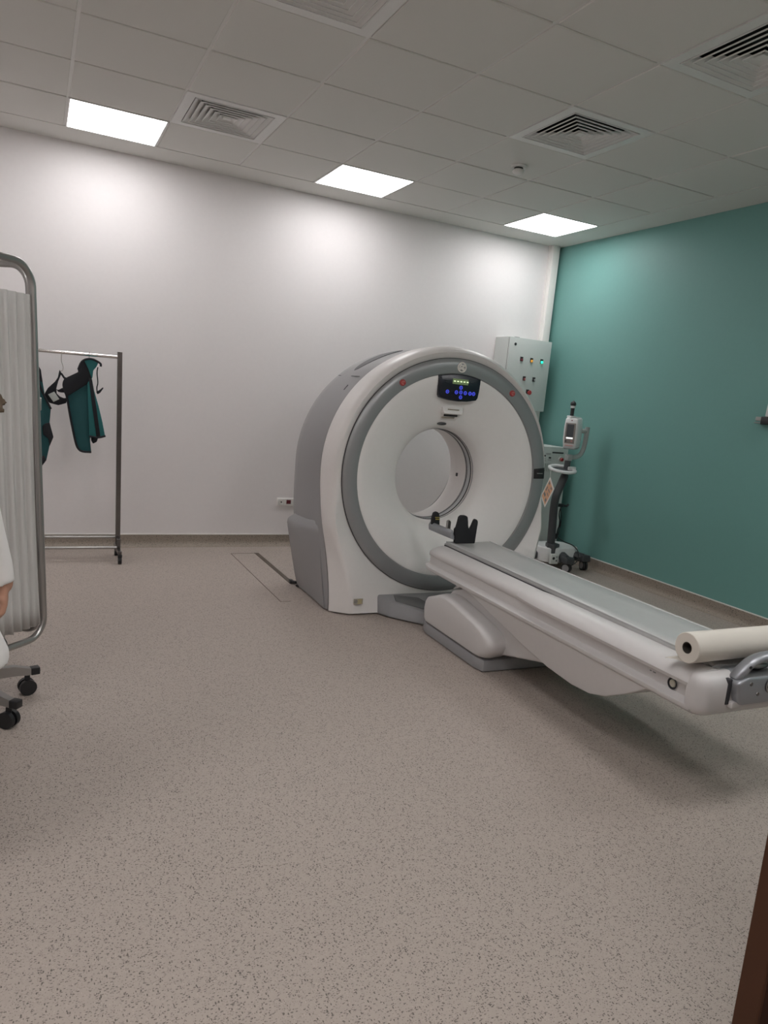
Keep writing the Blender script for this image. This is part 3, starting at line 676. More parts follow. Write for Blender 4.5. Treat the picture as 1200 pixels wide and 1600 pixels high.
for (x, y, ax) in ((-.065, -.83, .5), (.195, -.755, -.25), (-.27, -.58, 1.2), (.19, -.43, .3)):
    bx, by = x*.62-.01, y*.62-.6*.38
    br = MB().prism([(-.045, -.05), (-.05, .05), (.05, .06), (.055, -.05)], lambda a, b: (x*.95+a, y*.97-.018+b, .085), lambda a, b: (x*.95+a*.9, y*.97-.018+b*.9, .145), .012, 3).tube([(x*.95, y*.97-.018, .115), (bx, by, .13)], [.04, .045], 10).build('foot', M['dark_grey'], inj)
    R = Matrix.Rotation(ax, 3, 'Z'); a = R @ V((1, 0, 0)); c = V((x, y, .045))
    w = MB()
    for s in (-.020, .004): w.cyl(c+a*s, c+a*(s+.018), .045, 28)
    w.build('caster', M['black'], br)
    h = MB()
    for s in (-.0215, .0205): h.cyl(c+a*s, c+a*(s+.0022), .032, 24)
    h.box(c+V((0, 0, .035)), (.012, .03, .05), .004); h.build('hub', M['ct_grey'], br)
# pole: flattened tube
pp = [(-.127, -.655, .21), (-.132, -.65, .40), (-.142, -.65, .55), (-.140, -.65, .64), (-.120, -.65, .71), (-.088, -.65, .79), (-.062, -.65, .86), (-.054, -.65, .93), (-.052, -.65, 1.0)]
def smooth(pts, it=2):
    pts = [V(p) for p in pts]
    for _ in range(it):
        q = [pts[0]]
        for a, b in zip(pts, pts[1:]): q += [a*.75+b*.25, a*.25+b*.75]
        pts = q+[pts[-1]]
    return pts
sp = smooth(pp)
MB().tube(sp, [.036 if p.z < .86 else .028 for p in sp], 16).build('pole', M['dark_grey'], inj, 50)
MB().cyl((-.052, -.65, .99), (-.05, -.65, 1.045), .034).box((-.075, -.68, 1.015), (.02, .02, .025), .004).build('clamp', M['inj_grey'], inj)
# support arm
ar = smooth([(-.05, -.65, 1.018), (.02, -.65, 1.022), (.075, -.65, 1.04), (.105, -.65, 1.09), (.116, -.65, 1.16), (.122, -.65, 1.30)])
MB().tube(ar, .021, 14).build('support_arm', M['inj_grey'], inj, 50)
MB().cyl((.122, -.65, 1.262), (.045, -.64, 1.262), .02).build('arm_pivot', M['inj_grey'], inj)
# head, facing away from the teal wall
TH = Matrix.Translation(V((-.035, -.645, 1.236))) @ Matrix.Rotation(math.radians(-55), 4, 'Z') @ Matrix.Rotation(math.radians(4), 4, 'X')
hrows = []
for z, wx, d0, d1 in ((-.138, .048, -.070, .075), (-.13, .056, -.080, .082), (-.05, .064, -.086, .085), (.06, .063, -.085, .085), (.125, .057, -.080, .082), (.138, .048, -.068, .072)):
    b = .018
    hrows.append([(-wx, d0+b, z), (-wx+b*.3, d0+b*.3, z), (-wx+b, d0, z), (wx-b, d0, z), (wx-b*.3, d0+b*.3, z), (wx, d0+b, z), (wx, d1-b, z), (wx-b*.3, d1-b*.3, z), (wx-b, d1, z), (-wx+b, d1, z), (-wx+b*.3, d1-b*.3, z), (-wx, d1-b, z)])
hd = MB().loft(hrows, True, True, True).xf(TH).build('injector_head', M['inj_white'], inj, 50)
hrows2 = [[(x*1.0, y*1.0, z) for x, y, z in r] for r in hrows[-2:]]
MB().loft([[(x*.93, y*.93, .133) for x, y, z in hrows[-1]], [(x*.93, y*.93, .141) for x, y, z in hrows[-1]]], True, True, True).xf(TH).build('head_cap', M['inj_grey'], hd)
MB().loft([[(x*1.012, y*1.012, -.124) for x, y, z in hrows[1]], [(x*1.012, y*1.012, -.132) for x, y, z in hrows[1]], [(x*1.01, y*1.01, -.1395) for x, y, z in hrows[0]]], True, True, True).xf(TH).build('head_base', M['inj_grey'], hd)
bz = MB().box((0, -.0885, .005), (.088, .006, .18), .004).xf(TH).build('screen_bezel', M['bezel'], hd)
MB().box((.0, -.0915, .028), (.062, .003, .112), .001, 1).xf(TH).build('screen', M['screen'], bz)
MB().box((.0, -.0925, -.038), (.060, .002, .014), .001, 1).xf(TH).build('status_bar', M['screen_lit'], bz)
MB().box((-.03, -.0922, -.066), (.013, .003, .014), .002).xf(TH).build('key', M['dark_grey'], bz)
MB().box((.02, -.0922, -.064), (.012, .003, .012), .002).xf(TH).build('key', M['pale_red'], bz)
MB().box((.0, -.0885, -.104), (.07, .002, .005)).xf(TH).build('head_print', M['pale_red'], hd)
MB().box((.005, -.0865, .118), (.012, .002, .008)).xf(TH).build('logo_mark', M['red_dark'], hd)
sy = MB().cyl((-.085, -.66, 1.36), (-.0835, -.66, 1.47), .0165).build('syringe_barrel', M['black'], inj)
MB().cyl((-.0835, -.66, 1.455), (-.0835, -.66, 1.475), .020).build('white_band', M['inj_white'], sy)
MB().lathe([(.020, 0), (.027, .012), (.022, .03), (.008, .04), (0, .048)], (-.0835, -.66, 1.475), (0, 0, 1), 24).build('syringe_tip', M['black'], sy)
MB().box((-.085, -.66, 1.377), (.06, .06, .02), .006).build('barrel_seat', M['inj_white'], inj)
# oval tray ring
tr = []
for k in range(48):
    a = 2*PI*k/48; tr.append((-.135+.125*math.cos(a), -.69+.085*math.sin(a), .914+.085*.24*math.sin(a)))
m = MB(); rows = []
for (px, py, pz) in tr:
    c = V((-.135, -.69, .914)); d = (V((px, py, pz))-c); n_ = d.normalized()
    rows.append([c+d+n_*(.018*math.cos(a))+V((0, 0, .014*math.sin(a))) for a in [2*PI*q/10 for q in range(10)]])
m.loft(rows+[rows[0]], True); bmesh.ops.remove_doubles(m.bm, verts=m.bm.verts, dist=1e-5)
m.box((-.02, -.665, .914), (.09, .05, .05), .01); m.build('tray_ring', M['inj_white'], inj, 50)
MB().lathe([(0, 0), (.112, 0), (.112, -.004), (0, -.004)], (0, 0, 0), (0, 0, 1), 40).xf(Matrix.Translation((-.135, -.69, .906)) @ Matrix.Rotation(.235, 4, 'X') @ Matrix.Diagonal((1, .68, 1, 1))).build('tray_floor', M['dark_grey'], inj)  # disc coloured dark so the ring opening reads as a shaded hole
# cable hook and cable
MB().box((-.085, -.66, .585), (.07, .03, .03), .008).tube([(-.05, -.66, .585), (-.01, -.665, .578), (.005, -.667, .595)], .010, 8).box((-.098, -.655, .30), (.04, .05, .05), .008).build('cable_hook', M['black'], inj)
MB().tube(smooth([(-.075, -.665, .575), (-.095, -.67, .50), (-.06, -.67, .42), (-.09, -.67, .35), (-.08, -.67, .29), (.0, -.69, .25), (.09, -.71, .225), (.125, -.755, .17), (.11, -.775, .10), (.04, -.79, .055), (-.08, -.80, .06)], 3), .005, 6).build('cable', M['black'], inj)
MB().tube(smooth([(-.09, -.69, .31), (-.055, -.675, .45), (-.085, -.675, .56)], 2), .004, 6).build('cable', M['black'], inj)
MB().tube(smooth([(-.06, -.80, .12), (.06, -.775, .125), (.15, -.76, .12)], 2), .005, 6).build('cable', M['black'], inj)

# laminated card hanging by one corner
E1 = CARD_E1 = None
# laminated card hanging by one corner from the tray
T_, R_c, L_c = V((-.282, -.72, .842)), V((-.304, -.82, .751)), V((-.274, -.635, .634))
e1 = R_c-T_; e2 = L_c-T_; e2 = e2-e1*(e1.dot(e2)/e1.dot(e1))*.5
cn = e1.cross(e2).normalized(); cn = -cn if cn.x > 0 else cn
card = thing('instruction_card', 'white and orange printed card hanging askew from the injector tray', 'card', T_+(e1+e2)*.5)
P4 = lambda a, b, h=0: T_+e1*a+e2*b+cn*h
MB().loft([[P4(0, 0), P4(1, 0), P4(1, 1), P4(0, 1)], [P4(0, 0, .0015), P4(1, 0, .0015), P4(1, 1, .0015), P4(0, 1, .0015)]], True, True, True).build('sheet', M['paper'], card)
m = MB(); m.quad(P4(.1, .08, .002), P4(.9, .08, .002), P4(.9, .93, .002), P4(.1, .93, .002)); m.build('print_panel', M['orange'], card, recalc=False)
m = MB()
for a, b, w, h in ((.15, .12, .2, .10), (.6, .13, .2, .08), (.2, .35, .12, .2), (.45, .33, .3, .06), (.5, .5, .3, .05), (.18, .65, .3, .12), (.62, .7, .2, .14)):
    m.quad(P4(a, b, .0026), P4(a+w, b, .0026), P4(a+w, b+h, .0026), P4(a, b+h, .0026))
m.build('print_figures', M['print'], card, recalc=False)
MB().tube([T_+V((0, 0, -.004)), (-.268, -.70, .90)], .002, 6).build('hanging_cord', M['trim_white'], card)

# ------------------------------------------------------------------ wall socket
so = thing('wall_socket', 'white double wall socket low on the back wall beside the scanner', 'socket', (-2.31, WB, .365))
MB().b2((-2.411, WB-.010, .366), (-2.205, WB, .434), .003, 2).build('plate', M['trim_white'], so)
s1 = MB().b2((-2.405, WB-.013, .371), (-2.343, WB-.006, .429), .002, 1).build('module', M['vent'], so)
MB().lathe([(.021, .001), (.023, .003), (.021, .004), (.018, .001), (0, .001)], (-2.374, WB-.0125, .400), (0, -1, 0), 24).build('outlet_ring', M['trim_white'], s1)
MB().cyl((-2.374, WB-.014, .398), (-2.374, WB-.0165, .398), .006, 12).build('outlet_pin', M['black'], s1)
s2 = MB().b2((-2.338, WB-.013, .371), (-2.276, WB-.006, .429), .002, 1).build('module', M['vent'], so)
MB().b2((-2.327, WB-.0155, .383), (-2.286, WB-.012, .418), .001, 1).build('red_switch', M['socket_red'], s2)
MB().b2((-2.272, WB-.013, .371), (-2.21, WB-.006, .429), .002, 1).build('module', M['vent'], so)

# ------------------------------------------------------------------ holder on the teal wall
wb = thing('wall_holder', 'small metal and black holder on the teal wall at the right edge', 'wall holder', (WT, -2.30, 1.45))
MB().b2((WT-.012, -2.40, 1.455), (WT, -2.25, 1.50), .003, 2).build('wall_plate', M['dark_grey'], wb)
MB().b2((WT-.05, -2.262, 1.475), (WT-.004, -2.205, 1.505), .003, 1).b2((WT-.055, -2.262, 1.458), (WT-.004, -2.203, 1.466), .002, 1).build('clip', M['steel'], wb)
MB().b2((WT-.07, -2.40, 1.452), (WT-.004, -2.262, 1.508), .006, 2).build('clamp_body', M['black'], wb)
MB().lathe([(0, 0), (.040, 0), (.042, .01), (.036, .13), (.016, .16), (.014, .19), (0, .19)], (WT-.048, -2.33, 1.508), (0, 0, 1), 28).build('bottle', M['inj_white'], wb)

# ------------------------------------------------------------------ garment rack
gr = thing('garment_rack', 'chrome garment rack on castors against the white wall', 'garment rack', (-4.4, -.10, 0))
RYK = -.10
def post(xt, xb):
    g = MB(); g.loft([[(x+sx*.0165, RYK+sy*.0165, z) for sx, sy in ((-1, -1), (1, -1), (1, 1), (-1, 1))] for x, z in ((xb, .07), (xt, 1.545))], True, True, True); return g
post(-3.808, -3.777).build('upright', M['steel_dark'], gr)
post(-5.02, -5.05).build('upright', M['steel_dark'], gr)
MB().cyl((-5.02, RYK, 1.492), (-3.805, RYK, 1.508), .0125, 16).build('hanging_rail', M['chrome'], gr)
for y, z in ((.08, .165), (-.08, .105)):
    MB().cyl((-5.05, RYK+y*.6, z), (-3.78, RYK+y*.6, z), .010, 14).build('base_rail', M['steel'], gr)
for xb in (-3.777, -5.05):
    MB().b2((xb-.014, RYK-.16, .075), (xb+.014, RYK+.16, .10), .003, 1).b2((xb-.013, RYK-.07, .10), (xb+.013, RYK+.07, .175), .003, 1).build('foot_bar', M['steel_dark'], gr)
    for s in (-1, 1):
        c = V((xb+.004, RYK+s*.135, .027))
        k = MB().cyl(c+V((-.012, 0, 0)), c+V((.012, 0, 0)), .027, 20).build('caster', M['black'], gr)
        MB().box(c+V((0, 0, .032)), (.03, .03, .026), .005).build('caster_fork', M['black'], k)

# ------------------------------------------------------------------ lead aprons and thyroid collar
A = {}
A['yoke'] = [(-4.159, 1.330), (-4.082, 1.377), (-4.087, 1.393), (-4.063, 1.460), (-4.042, 1.459), (-4.019, 1.411), (-3.994, 1.340), (-4.022, 1.298), (-4.151, 1.199), (-4.172, 1.240), (-4.179, 1.289)]
A['front'] = [(-4.151, 1.205), (-4.022, 1.301), (-4.011, 1.060), (-3.993, 0.899), (-3.983, 0.815), (-4.045, 0.810), (-4.072, 0.831), (-4.089, 0.871), (-4.133, 1.079)]
A['side'] = [(-4.022, 1.306), (-3.994, 1.343), (-3.976, 1.257), (-3.943, 1.151), (-3.913, 1.037), (-3.891, 0.934), (-3.937, 0.920), (-3.999, 0.928), (-4.012, 1.117)]
A['stripe'] = [(-4.015, 1.344), (-3.992, 1.332), (-3.959, 1.144), (-3.923, 0.925), (-3.951, 0.921), (-3.986, 1.142)]
A['collar'] = [(-4.047, 1.461), (-4.003, 1.480), (-3.952, 1.457), (-3.964, 1.425), (-3.985, 1.397), (-3.989, 1.346), (-3.994, 1.340), (-4.019, 1.405)]
A['trimL'] = [(-4.159, 1.330), (-4.179, 1.289), (-4.170, 1.240), (-4.151, 1.197), (-4.133, 1.079), (-4.089, 0.871), (-4.072, 0.831), (-4.045, 0.811), (-3.983, 0.813)]
A['trimC'] = [(-4.085, 1.393), (-4.063, 1.460), (-4.003, 1.481), (-3.952, 1.460), (-3.934, 1.446), (-3.937, 1.429)]
A['hem'] = [(-3.999, 0.928), (-3.937, 0.919), (-3.890, 0.933)]
A['fold'] = [(-3.988, 0.923), (-3.937, 0.920), (-3.946, 0.887), (-3.971, 0.872), (-3.984, 0.894)]
A['strap'] = [(-3.955, 1.423), (-3.961, 1.386), (-3.950, 1.310), (-3.959, 1.281), (-3.954, 1.241)]
A['tab'] = [(-3.962, 1.249), (-3.941, 1.262), (-3.917, 1.285), (-3.913, 1.279), (-3.935, 1.243), (-3.953, 1.231)]
A['th_out'] = [(-4.203, 1.381), (-4.213, 1.325), (-4.230, 1.296), (-4.275, 1.247), (-4.295, 1.207), (-4.292, 1.174), (-4.263, 1.143), (-4.206, 1.131), (-4.155, 1.150), (-4.148, 1.188), (-4.171, 1.184), (-4.197, 1.193), (-4.218, 1.213), (-4.221, 1.247), (-4.210, 1.298), (-4.189, 1.358)]
A['th_strap'] = [(-4.224, 1.244), (-4.208, 1.239), (-4.183, 1.255), (-4.157, 1.255), (-4.157, 1.224), (-4.188, 1.222), (-4.208, 1.225)]
A['th_loop'] = [(-4.201, 1.365), (-4.185, 1.358), (-4.161, 1.324), (-4.153, 1.320), (-4.163, 1.308), (-4.177, 1.323), (-4.199, 1.354)]
A['th_lab'] = [(-4.274, 1.202), (-4.234, 1.225), (-4.200, 1.175), (-4.238, 1.152)]
A['hook'] = [(-4.192, 1.486), (-4.197, 1.479), (-4.194, 1.443), (-4.184, 1.417), (-4.180, 1.398), (-4.183, 1.375), (-4.196, 1.372)]
A['ap2'] = [(-4.378, 1.386), (-4.340, 1.398), (-4.322, 1.370), (-4.309, 1.283), (-4.292, 1.185), (-4.254, 1.104), (-4.261, 1.008), (-4.236, 0.908), (-4.258, 0.844), (-4.277, 0.740), (-4.307, 0.696), (-4.368, 0.696)]
A['ap2b'] = [(-4.306, 0.977), (-4.291, 1.000), (-4.261, 1.008), (-4.234, 0.908), (-4.258, 0.841), (-4.267, 0.895), (-4.300, 0.921)]
A['ap2t'] = [(-4.340, 1.398), (-4.322, 1.370), (-4.309, 1.283), (-4.326, 1.293), (-4.337, 1.314)]
A['ap2e'] = [(-4.277, 0.740), (-4.307, 0.695), (-4.312, 0.699), (-4.313, 0.762), (-4.293, 0.774)]
A['ap2l'] = [(-4.336, 1.292), (-4.315, 1.227), (-4.289, 1.174), (-4.254, 1.103)]
def cloth(poly, y, th=.014, bev=.004, tilt=0., x0=-4.02, wav=0.):
    def yy(x, z): return y+tilt*(x-x0)+wav*math.sin(28*(x-x0)+3*z)
    return MB().prism(poly, lambda a, z: (a, yy(a, z), z), lambda a, z: (a, yy(a, z)+th, z), bev, 2)
def piping(poly, y, r=.006, tilt=0., x0=-4.02):
    return MB().tube(smooth([(a, y+tilt*(a-x0), z) for a, z in poly], 2), r, 8)
ap = thing('lead_apron', 'teal lead apron with black yoke hanging nearest the right end of the rack', 'apron', (-4.03, -.12, .81))
A['front'] = [(x+(.03 if i in (1, 2) else 0), z+(.045 if i == 1 else .02 if i == 0 else 0)) for i, (x, z) in enumerate(A['front'])]
fr_ = cloth(A['front'], -.125, .016, .005, -.12).build('front_panel', M['apron'], ap)
piping(A['trimL'], -.128, .0075, -.12).build('binding', M['apron_black'], fr_)
cloth(A['yoke'], -.138, .022, .006, -.12).build('shoulder_yoke', M['apron_black'], ap)
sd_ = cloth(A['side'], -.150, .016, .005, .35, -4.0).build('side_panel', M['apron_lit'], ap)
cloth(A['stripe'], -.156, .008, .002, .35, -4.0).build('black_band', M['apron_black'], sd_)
piping(A['hem'], -.150, .0075, .35, -4.0).build('binding', M['apron_black'], sd_)
cloth(A['fold'], -.11, .012, .004).build('inner_fold', M['apron_black'], ap)
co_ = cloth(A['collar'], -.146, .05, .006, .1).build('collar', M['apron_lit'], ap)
piping(A['trimC'], -.146, .0075, .1).build('binding', M['apron_black'], co_)
MB().tube(smooth([(a, -.13, z) for a, z in A['strap']], 2), .004, 8).build('strap', M['apron_black'], ap)
cloth(A['tab'], -.14, .012, .004).build('strap_tab', M['apron_black'], ap)
MB().tube([(-4.01, RYK+.004, 1.452), (-4.012, RYK+.018, 1.50), (-4.012, RYK, 1.523), (-4.012, RYK-.017, 1.512)], .003, 6).build('hanger_hook', M['steel'], ap)
a2 = thing('lead_apron', 'teal lead apron on the rack half hidden behind the privacy screen', 'apron', (-4.35, -.12, .70))
ext = [(x if x > -4.37 else -4.56, z) for x, z in A['ap2']]
p2 = cloth(ext, -.125, .018, .005, .05, -4.3).build('front_panel', M['apron'], a2)
piping(A['ap2l'], -.13, .007, .05, -4.3).build('binding', M['apron_black'], p2)
cloth(A['ap2b'], -.140, .02, .005, .05, -4.3).build('black_flap', M['apron_black'], a2)
cloth(A['ap2t'], -.138, .02, .004, .05, -4.3).build('buckle_strap', M['apron_black'], a2)
cloth(A['ap2e'], -.138, .02, .004, .05, -4.3).build('hem_corner', M['apron_black'], a2)
MB().tube([(-4.43, RYK+.0, 1.385), (-4.43, RYK+.018, 1.485), (-4.43, RYK, 1.512), (-4.43, RYK-.017, 1.502)], .003, 6).build('hanger_hook', M['steel'], a2)
th = thing('thyroid_collar', 'black crescent neck collar with pale tag hanging from a wire hook', 'collar', (-4.22, -.11, 1.13))
tc_ = cloth(A['th_out'], -.088, .014, .004).build('collar_body', M['apron_black'], th)
cloth(A['th_strap'], -.092, .012, .003).build('closing_strap', M['apron_black'], th)
cloth(A['th_loop'], -.092, .010, .002).build('loop', M['apron_black'], th)
cloth(A['th_lab'], -.091, .004, .001).build('tag', M['print'] if 0 else M['cab_grey'], tc_)
hk = [(a, RYK+.004, z) for a, z in A['hook']]
MB().tube(smooth([(hk[0][0], RYK+.016, 1.49), (hk[0][0], RYK+.012, 1.518), (hk[0][0], RYK-.014, 1.516)]+hk[2:], 2), .0028, 6).build('wire_hook', M['chrome'], th)

# ------------------------------------------------------------------ privacy screen (two hinged tubular panels)
ps = thing('privacy_screen', 'folding hospital privacy screen with white curtain at the left edge', 'screen', (-4.7, -2.7, 0))
def panel(hinge_t, hinge_b, d, w, zt, zb, r=.0135, rc=.10):
    """rounded-corner tube frame lying in the plane spanned by d (horizontal) and the post direction"""
    ht, hb = V(hinge_t), V(hinge_b); d = V(d).normalized(); up = (ht-hb).normalized()
    hgt = (ht-hb).length
    def P(a, b): return hb+d*a+up*b
    pts = []
    for (ca, cb, a0) in ((rc, rc, PI), (w-rc, rc, 1.5*PI), (w-rc, hgt-rc, 0), (rc, hgt-rc, PI/2)):
        seq = []
        for k in range(9):
            a = a0+(PI/2)*k/8; seq.append(P(ca+rc*math.cos(a), cb+rc*math.sin(a)))
        pts += seq
    return pts, P, hgt
for ii, (xo, yo, d, w) in enumerate(((0, 0, (-1, -1.0, 0), .50), (-.012, .042, (-1, .95, 0), .50))):
    pts, P, hg = panel((-4.374+xo, -2.6+yo, 1.775), (-4.308+xo, -2.6+yo, .30), d, w, 1.775, .30, rc=.085)
    f = MB().tube(pts, .0135, 14, closed=True).build('panel_frame', M['steel'], ps, 60)
    for hh_ in (.095, hg-.12):
        rb = V(d).normalized().cross(V((0, 0, 1)))*.013
        MB().tube([P(.004, hh_), P(.012, hh_)+rb, P(w-.012, hh_)+rb, P(w-.004, hh_)], .004, 8).build('curtain_rod', M['chrome'], f)
    rows = []
    nu = 90
    for zi in range(15):
        z = .055+(hg-.115-.055)*zi/14
        row = []
        for k in range(nu+1):
            t = k/nu; a = .022+(w-.044)*t
            amp = .006*(1+.6*math.sin(5.1*t))
            dn = V(d).normalized().cross(V((0, 0, 1)))
            off = amp*math.sin(t*70+.8*math.sin(zi*.35+t*6))+.003*math.sin(t*133+zi*.2)
            row.append(P(a, z)+dn*(off-.004))
        rows.append(row)
    MB().loft(rows, False).build('curtain', M['curtain'], ps, 80, solid=.002)
    # far post feet
    q = P(w-.02, 0)
    MB().tube([q+V((0, 0, .05)), V((q.x, q.y, .08))], .011, 10).tube([V((q.x-.02, q.y-.22, .075)), V((q.x-.02, q.y+.22, .075))], .013, 10).build('foot', M['steel'], ps)
    for s in (-1, 1): MB().cyl((q.x-.032, q.y+s*.2, .031), (q.x-.008, q.y+s*.2, .031), .031, 20).build('caster', M['black'], ps)
q = V((-4.345, -2.59, .30))
MB().box((-4.343, -2.582, 1.25), (.022, .04, .05), .004).box((-4.318, -2.582, .55), (.022, .04, .05), .004).build('hinge', M['steel'], ps)

# ------------------------------------------------------------------ stool behind / under the screen
st_ = thing('swivel_stool', 'chrome star-base swivel stool on black castors at the left edge', 'stool', (-4.71, -2.575, 0))
hub = V((-4.71, -2.575, .13))
a_first = math.atan2(-2.472+2.575, -4.326+4.71); a_sec = math.atan2(-2.801+2.575, -4.417+4.71)
for k in range(5):
    a = a_first-k*2*PI/5 if k != 1 else a_sec
    if k > 1: a = a_sec-(k-1)*(2*PI-(a_first-a_sec))/4
    d = V((math.cos(a), math.sin(a), 0)); n_ = V((-d.y, d.x, 0)); r = .395
    rows = []
    for t, w, z0, z1 in ((.02, .022, .10, .155), (.3, .019, .095, .135), (r-.03, .0165, .088, .116)):
        p = hub*1; p.z = 0; c = p+d*t
        rows.append([c+n_*w+V((0, 0, z0)), c-n_*w+V((0, 0, z0)), c-n_*w*.85+V((0, 0, z1)), c+n_*w*.85+V((0, 0, z1))])
    lg = MB().loft(rows, True, True, True).build('leg', M['steel'], st_)
    c = V((hub.x, hub.y, 0))+d*(r-.012)
    MB().box(c+V((0, 0, .102)), (.036, .036, .032), .004, rot=(0, 0, a)).build('end_cap', M['black'], lg)
    cw = c+d*(-.03)+V((0, 0, .034))
    w = MB()
    for s in (-.024, .006): w.cyl(cw+n_*s, cw+n_*(s+.018), .034, 22)
    w.box(cw+V((0, 0, .03)), (.022, .022, .045), .004); w.build('caster', M['black'], lg)
MB().cyl(hub+V((0, 0, -.035)), hub+V((0, 0, .06)), .038).build('hub', M['steel'], st_)
MB().cyl(hub+V((0, 0, .05)), hub+V((0, 0, .42)), .02).build('gas_column', M['black'], st_)
fr2 = MB().tube(arc(V((hub.x, hub.y, .255)), .255, 0, 2*PI, 48, (1, 0, 0), (0, 1, 0))[:-1], .013, 10, closed=True)
for k in range(4):
    a = .6+k*PI/2; fr2.tube([(hub.x+.02*math.cos(a), hub.y+.02*math.sin(a), .245), (hub.x+.25*math.cos(a), hub.y+.25*math.sin(a), .255)], .008, 8)
fr2.build('foot_ring', M['black'], st_)
MB().lathe([(0, 0), (.17, 0), (.19, .012), (.195, .035), (.18, .06), (.12, .068), (0, .066)], hub+V((0, 0, .42)), (0, 0, 1), 40).build('seat', M['black'], st_)

# ------------------------------------------------------------------ person at the left edge
PX, PY_ = -4.70, -3.62
pe = thing('person', 'person in a white coat with long brown hair, mostly cut by the left edge', 'person', (PX, PY_, 0))
def W(p): return V((PX+p[0], PY_+p[1], p[2]))
def capsule(m, pts, rs, n=16):
    P = [W(p) for p in pts]; m.tube(P, list(rs), n)
    for p, r in ((P[0], rs[0]), (P[-1], rs[-1])): m.ball(p, r*.995, 16, 10)
    return m
def eloft(m, secs, n=28):
    rows = [[W((cx+rx*math.cos(2*PI*k/n), cy+ry*math.sin(2*PI*k/n), z)) for k in range(n)] for cx, cy, z, rx, ry in secs]
    return m.loft(rows, True, True, True)
def remesh(o, vs, it=6, f=.5):
    md = o.modifiers.new('fuse', 'REMESH'); md.mode = 'VOXEL'; md.voxel_size = vs; md.use_smooth_shade = True
    sm = o.modifiers.new('soften', 'SMOOTH'); sm.iterations = it; sm.factor = f
b = MB()
eloft(b, [(0, 0, .80, .13, .10), (0, -.01, .90, .165, .115), (0, 0, 1.0, .14, .10), (0, 0, 1.06, .13, .095), (0, .005, 1.16, .145, .105), (0, .0, 1.27, .155, .10), (0, -.01, 1.34, .13, .075), (0, -.015, 1.375, .07, .055)])
capsule(b, [(0, -.015, 1.36), (0, .0, 1.42), (0, .01, 1.47)], [.055, .050, .050])
# head: skull, face, jaw, nose, ears, lips, brow
b.ball(W((0, .012, 1.555)), (.072, .092, .088), 28, 18)
eloft(b, [(0, .055, 1.445, .028, .028), (0, .048, 1.46, .046, .044), (0, .035, 1.49, .060, .062), (0, .025, 1.53, .068, .078), (0, .02, 1.57, .068, .084)])
capsule(b, [(0, .098, 1.545), (0, .112, 1.522), (0, .118, 1.508)], [.008, .010, .013], 10)
for s in (-1, 1):
    b.ball(W((s*.012, .107, 1.505)), (.009, .009, .007), 10, 8)
    b.ball(W((s*.030, .098, 1.562)), (.024, .010, .006), 12, 8)
    b.ball(W((s*.074, .005, 1.53)), (.010, .018, .030), 14, 10)
    b.ball(W((s*.040, .078, 1.51)), (.022, .018, .02), 12, 8)
b.ball(W((0, .096, 1.480)), (.022, .010, .006), 12, 8)
b.ball(W((0, .097, 1.472)), (.019, .010, .006), 12, 8)
b.ball(W((0, .084, 1.450)), (.018, .014, .012), 12, 8)
for s in (1, -1):
    k = 1 if s > 0 else .97
    capsule(b, [(s*.13, -.005, 1.335), (s*.160, -.012, 1.315), (s*.183, -.018, 1.20), (s*.205, -.020, 1.08), (s*.232, .0, .95), (s*.256, .018, .845)], [.05, .050, .044, .038, .034, .026])
    # hand: palm, four curled fingers, thumb
    b.box(W((s*0.272, .024, .795)), (.028, .070, .085), .012, 3)
    capsule(b, [(s*0.270, .020, .845), (s*0.272, .024, .80)], [.026, .026])
    for q, (dy_, L) in enumerate(((.030, .070), (.010, .078), (-.010, .072), (-.029, .056))):
        y = .024+dy_
        capsule(b, [(s*0.274, y, .765), (s*0.277, y+.002, .752), (s*0.272, y+.002, .752-L*.42), (s*0.252, y+.001, .752-L*.74), (s*0.232, y, .752-L*.72)], [.0105, .0105, .0092, .0085, .0075], 10)
    capsule(b, [(s*0.266, .050, .822), (s*0.258, .068, .797), (s*0.250, .070, .768), (s*0.244, .062, .745)], [.013, .0115, .0098, .0085], 10)
    # legs
    capsule(b, [(s*.085, -.005, .86), (s*.115, .01, .66), (s*.145, .02, .48), (s*.165, -.005, .33), (s*.185, -.02, .10)], [.085, .072, .053, .050, .034])
    capsule(b, [(s*.19, -.035, .045), (s*.20, .03, .038), (s*.215, .11, .028)], [.030, .032, .026])
body = b.build('body', M['skin'], pe); remesh(body, .0045, 5)
for s in (-1, 1):
    e = MB().ball(W((s*.030, .0965, 1.545)), (.0115, .008, .0075), 14, 10).build('eye', M['eye'], pe)
    MB().ball(W((s*.030, .103, 1.545)), (.0052, .003, .0052), 12, 8).build('iris', M['hair'], e)
MB().ball(W((0, .1045, 1.4765)), (.020, .004, .0055), 14, 8).build('lips', M['lip'], pe)
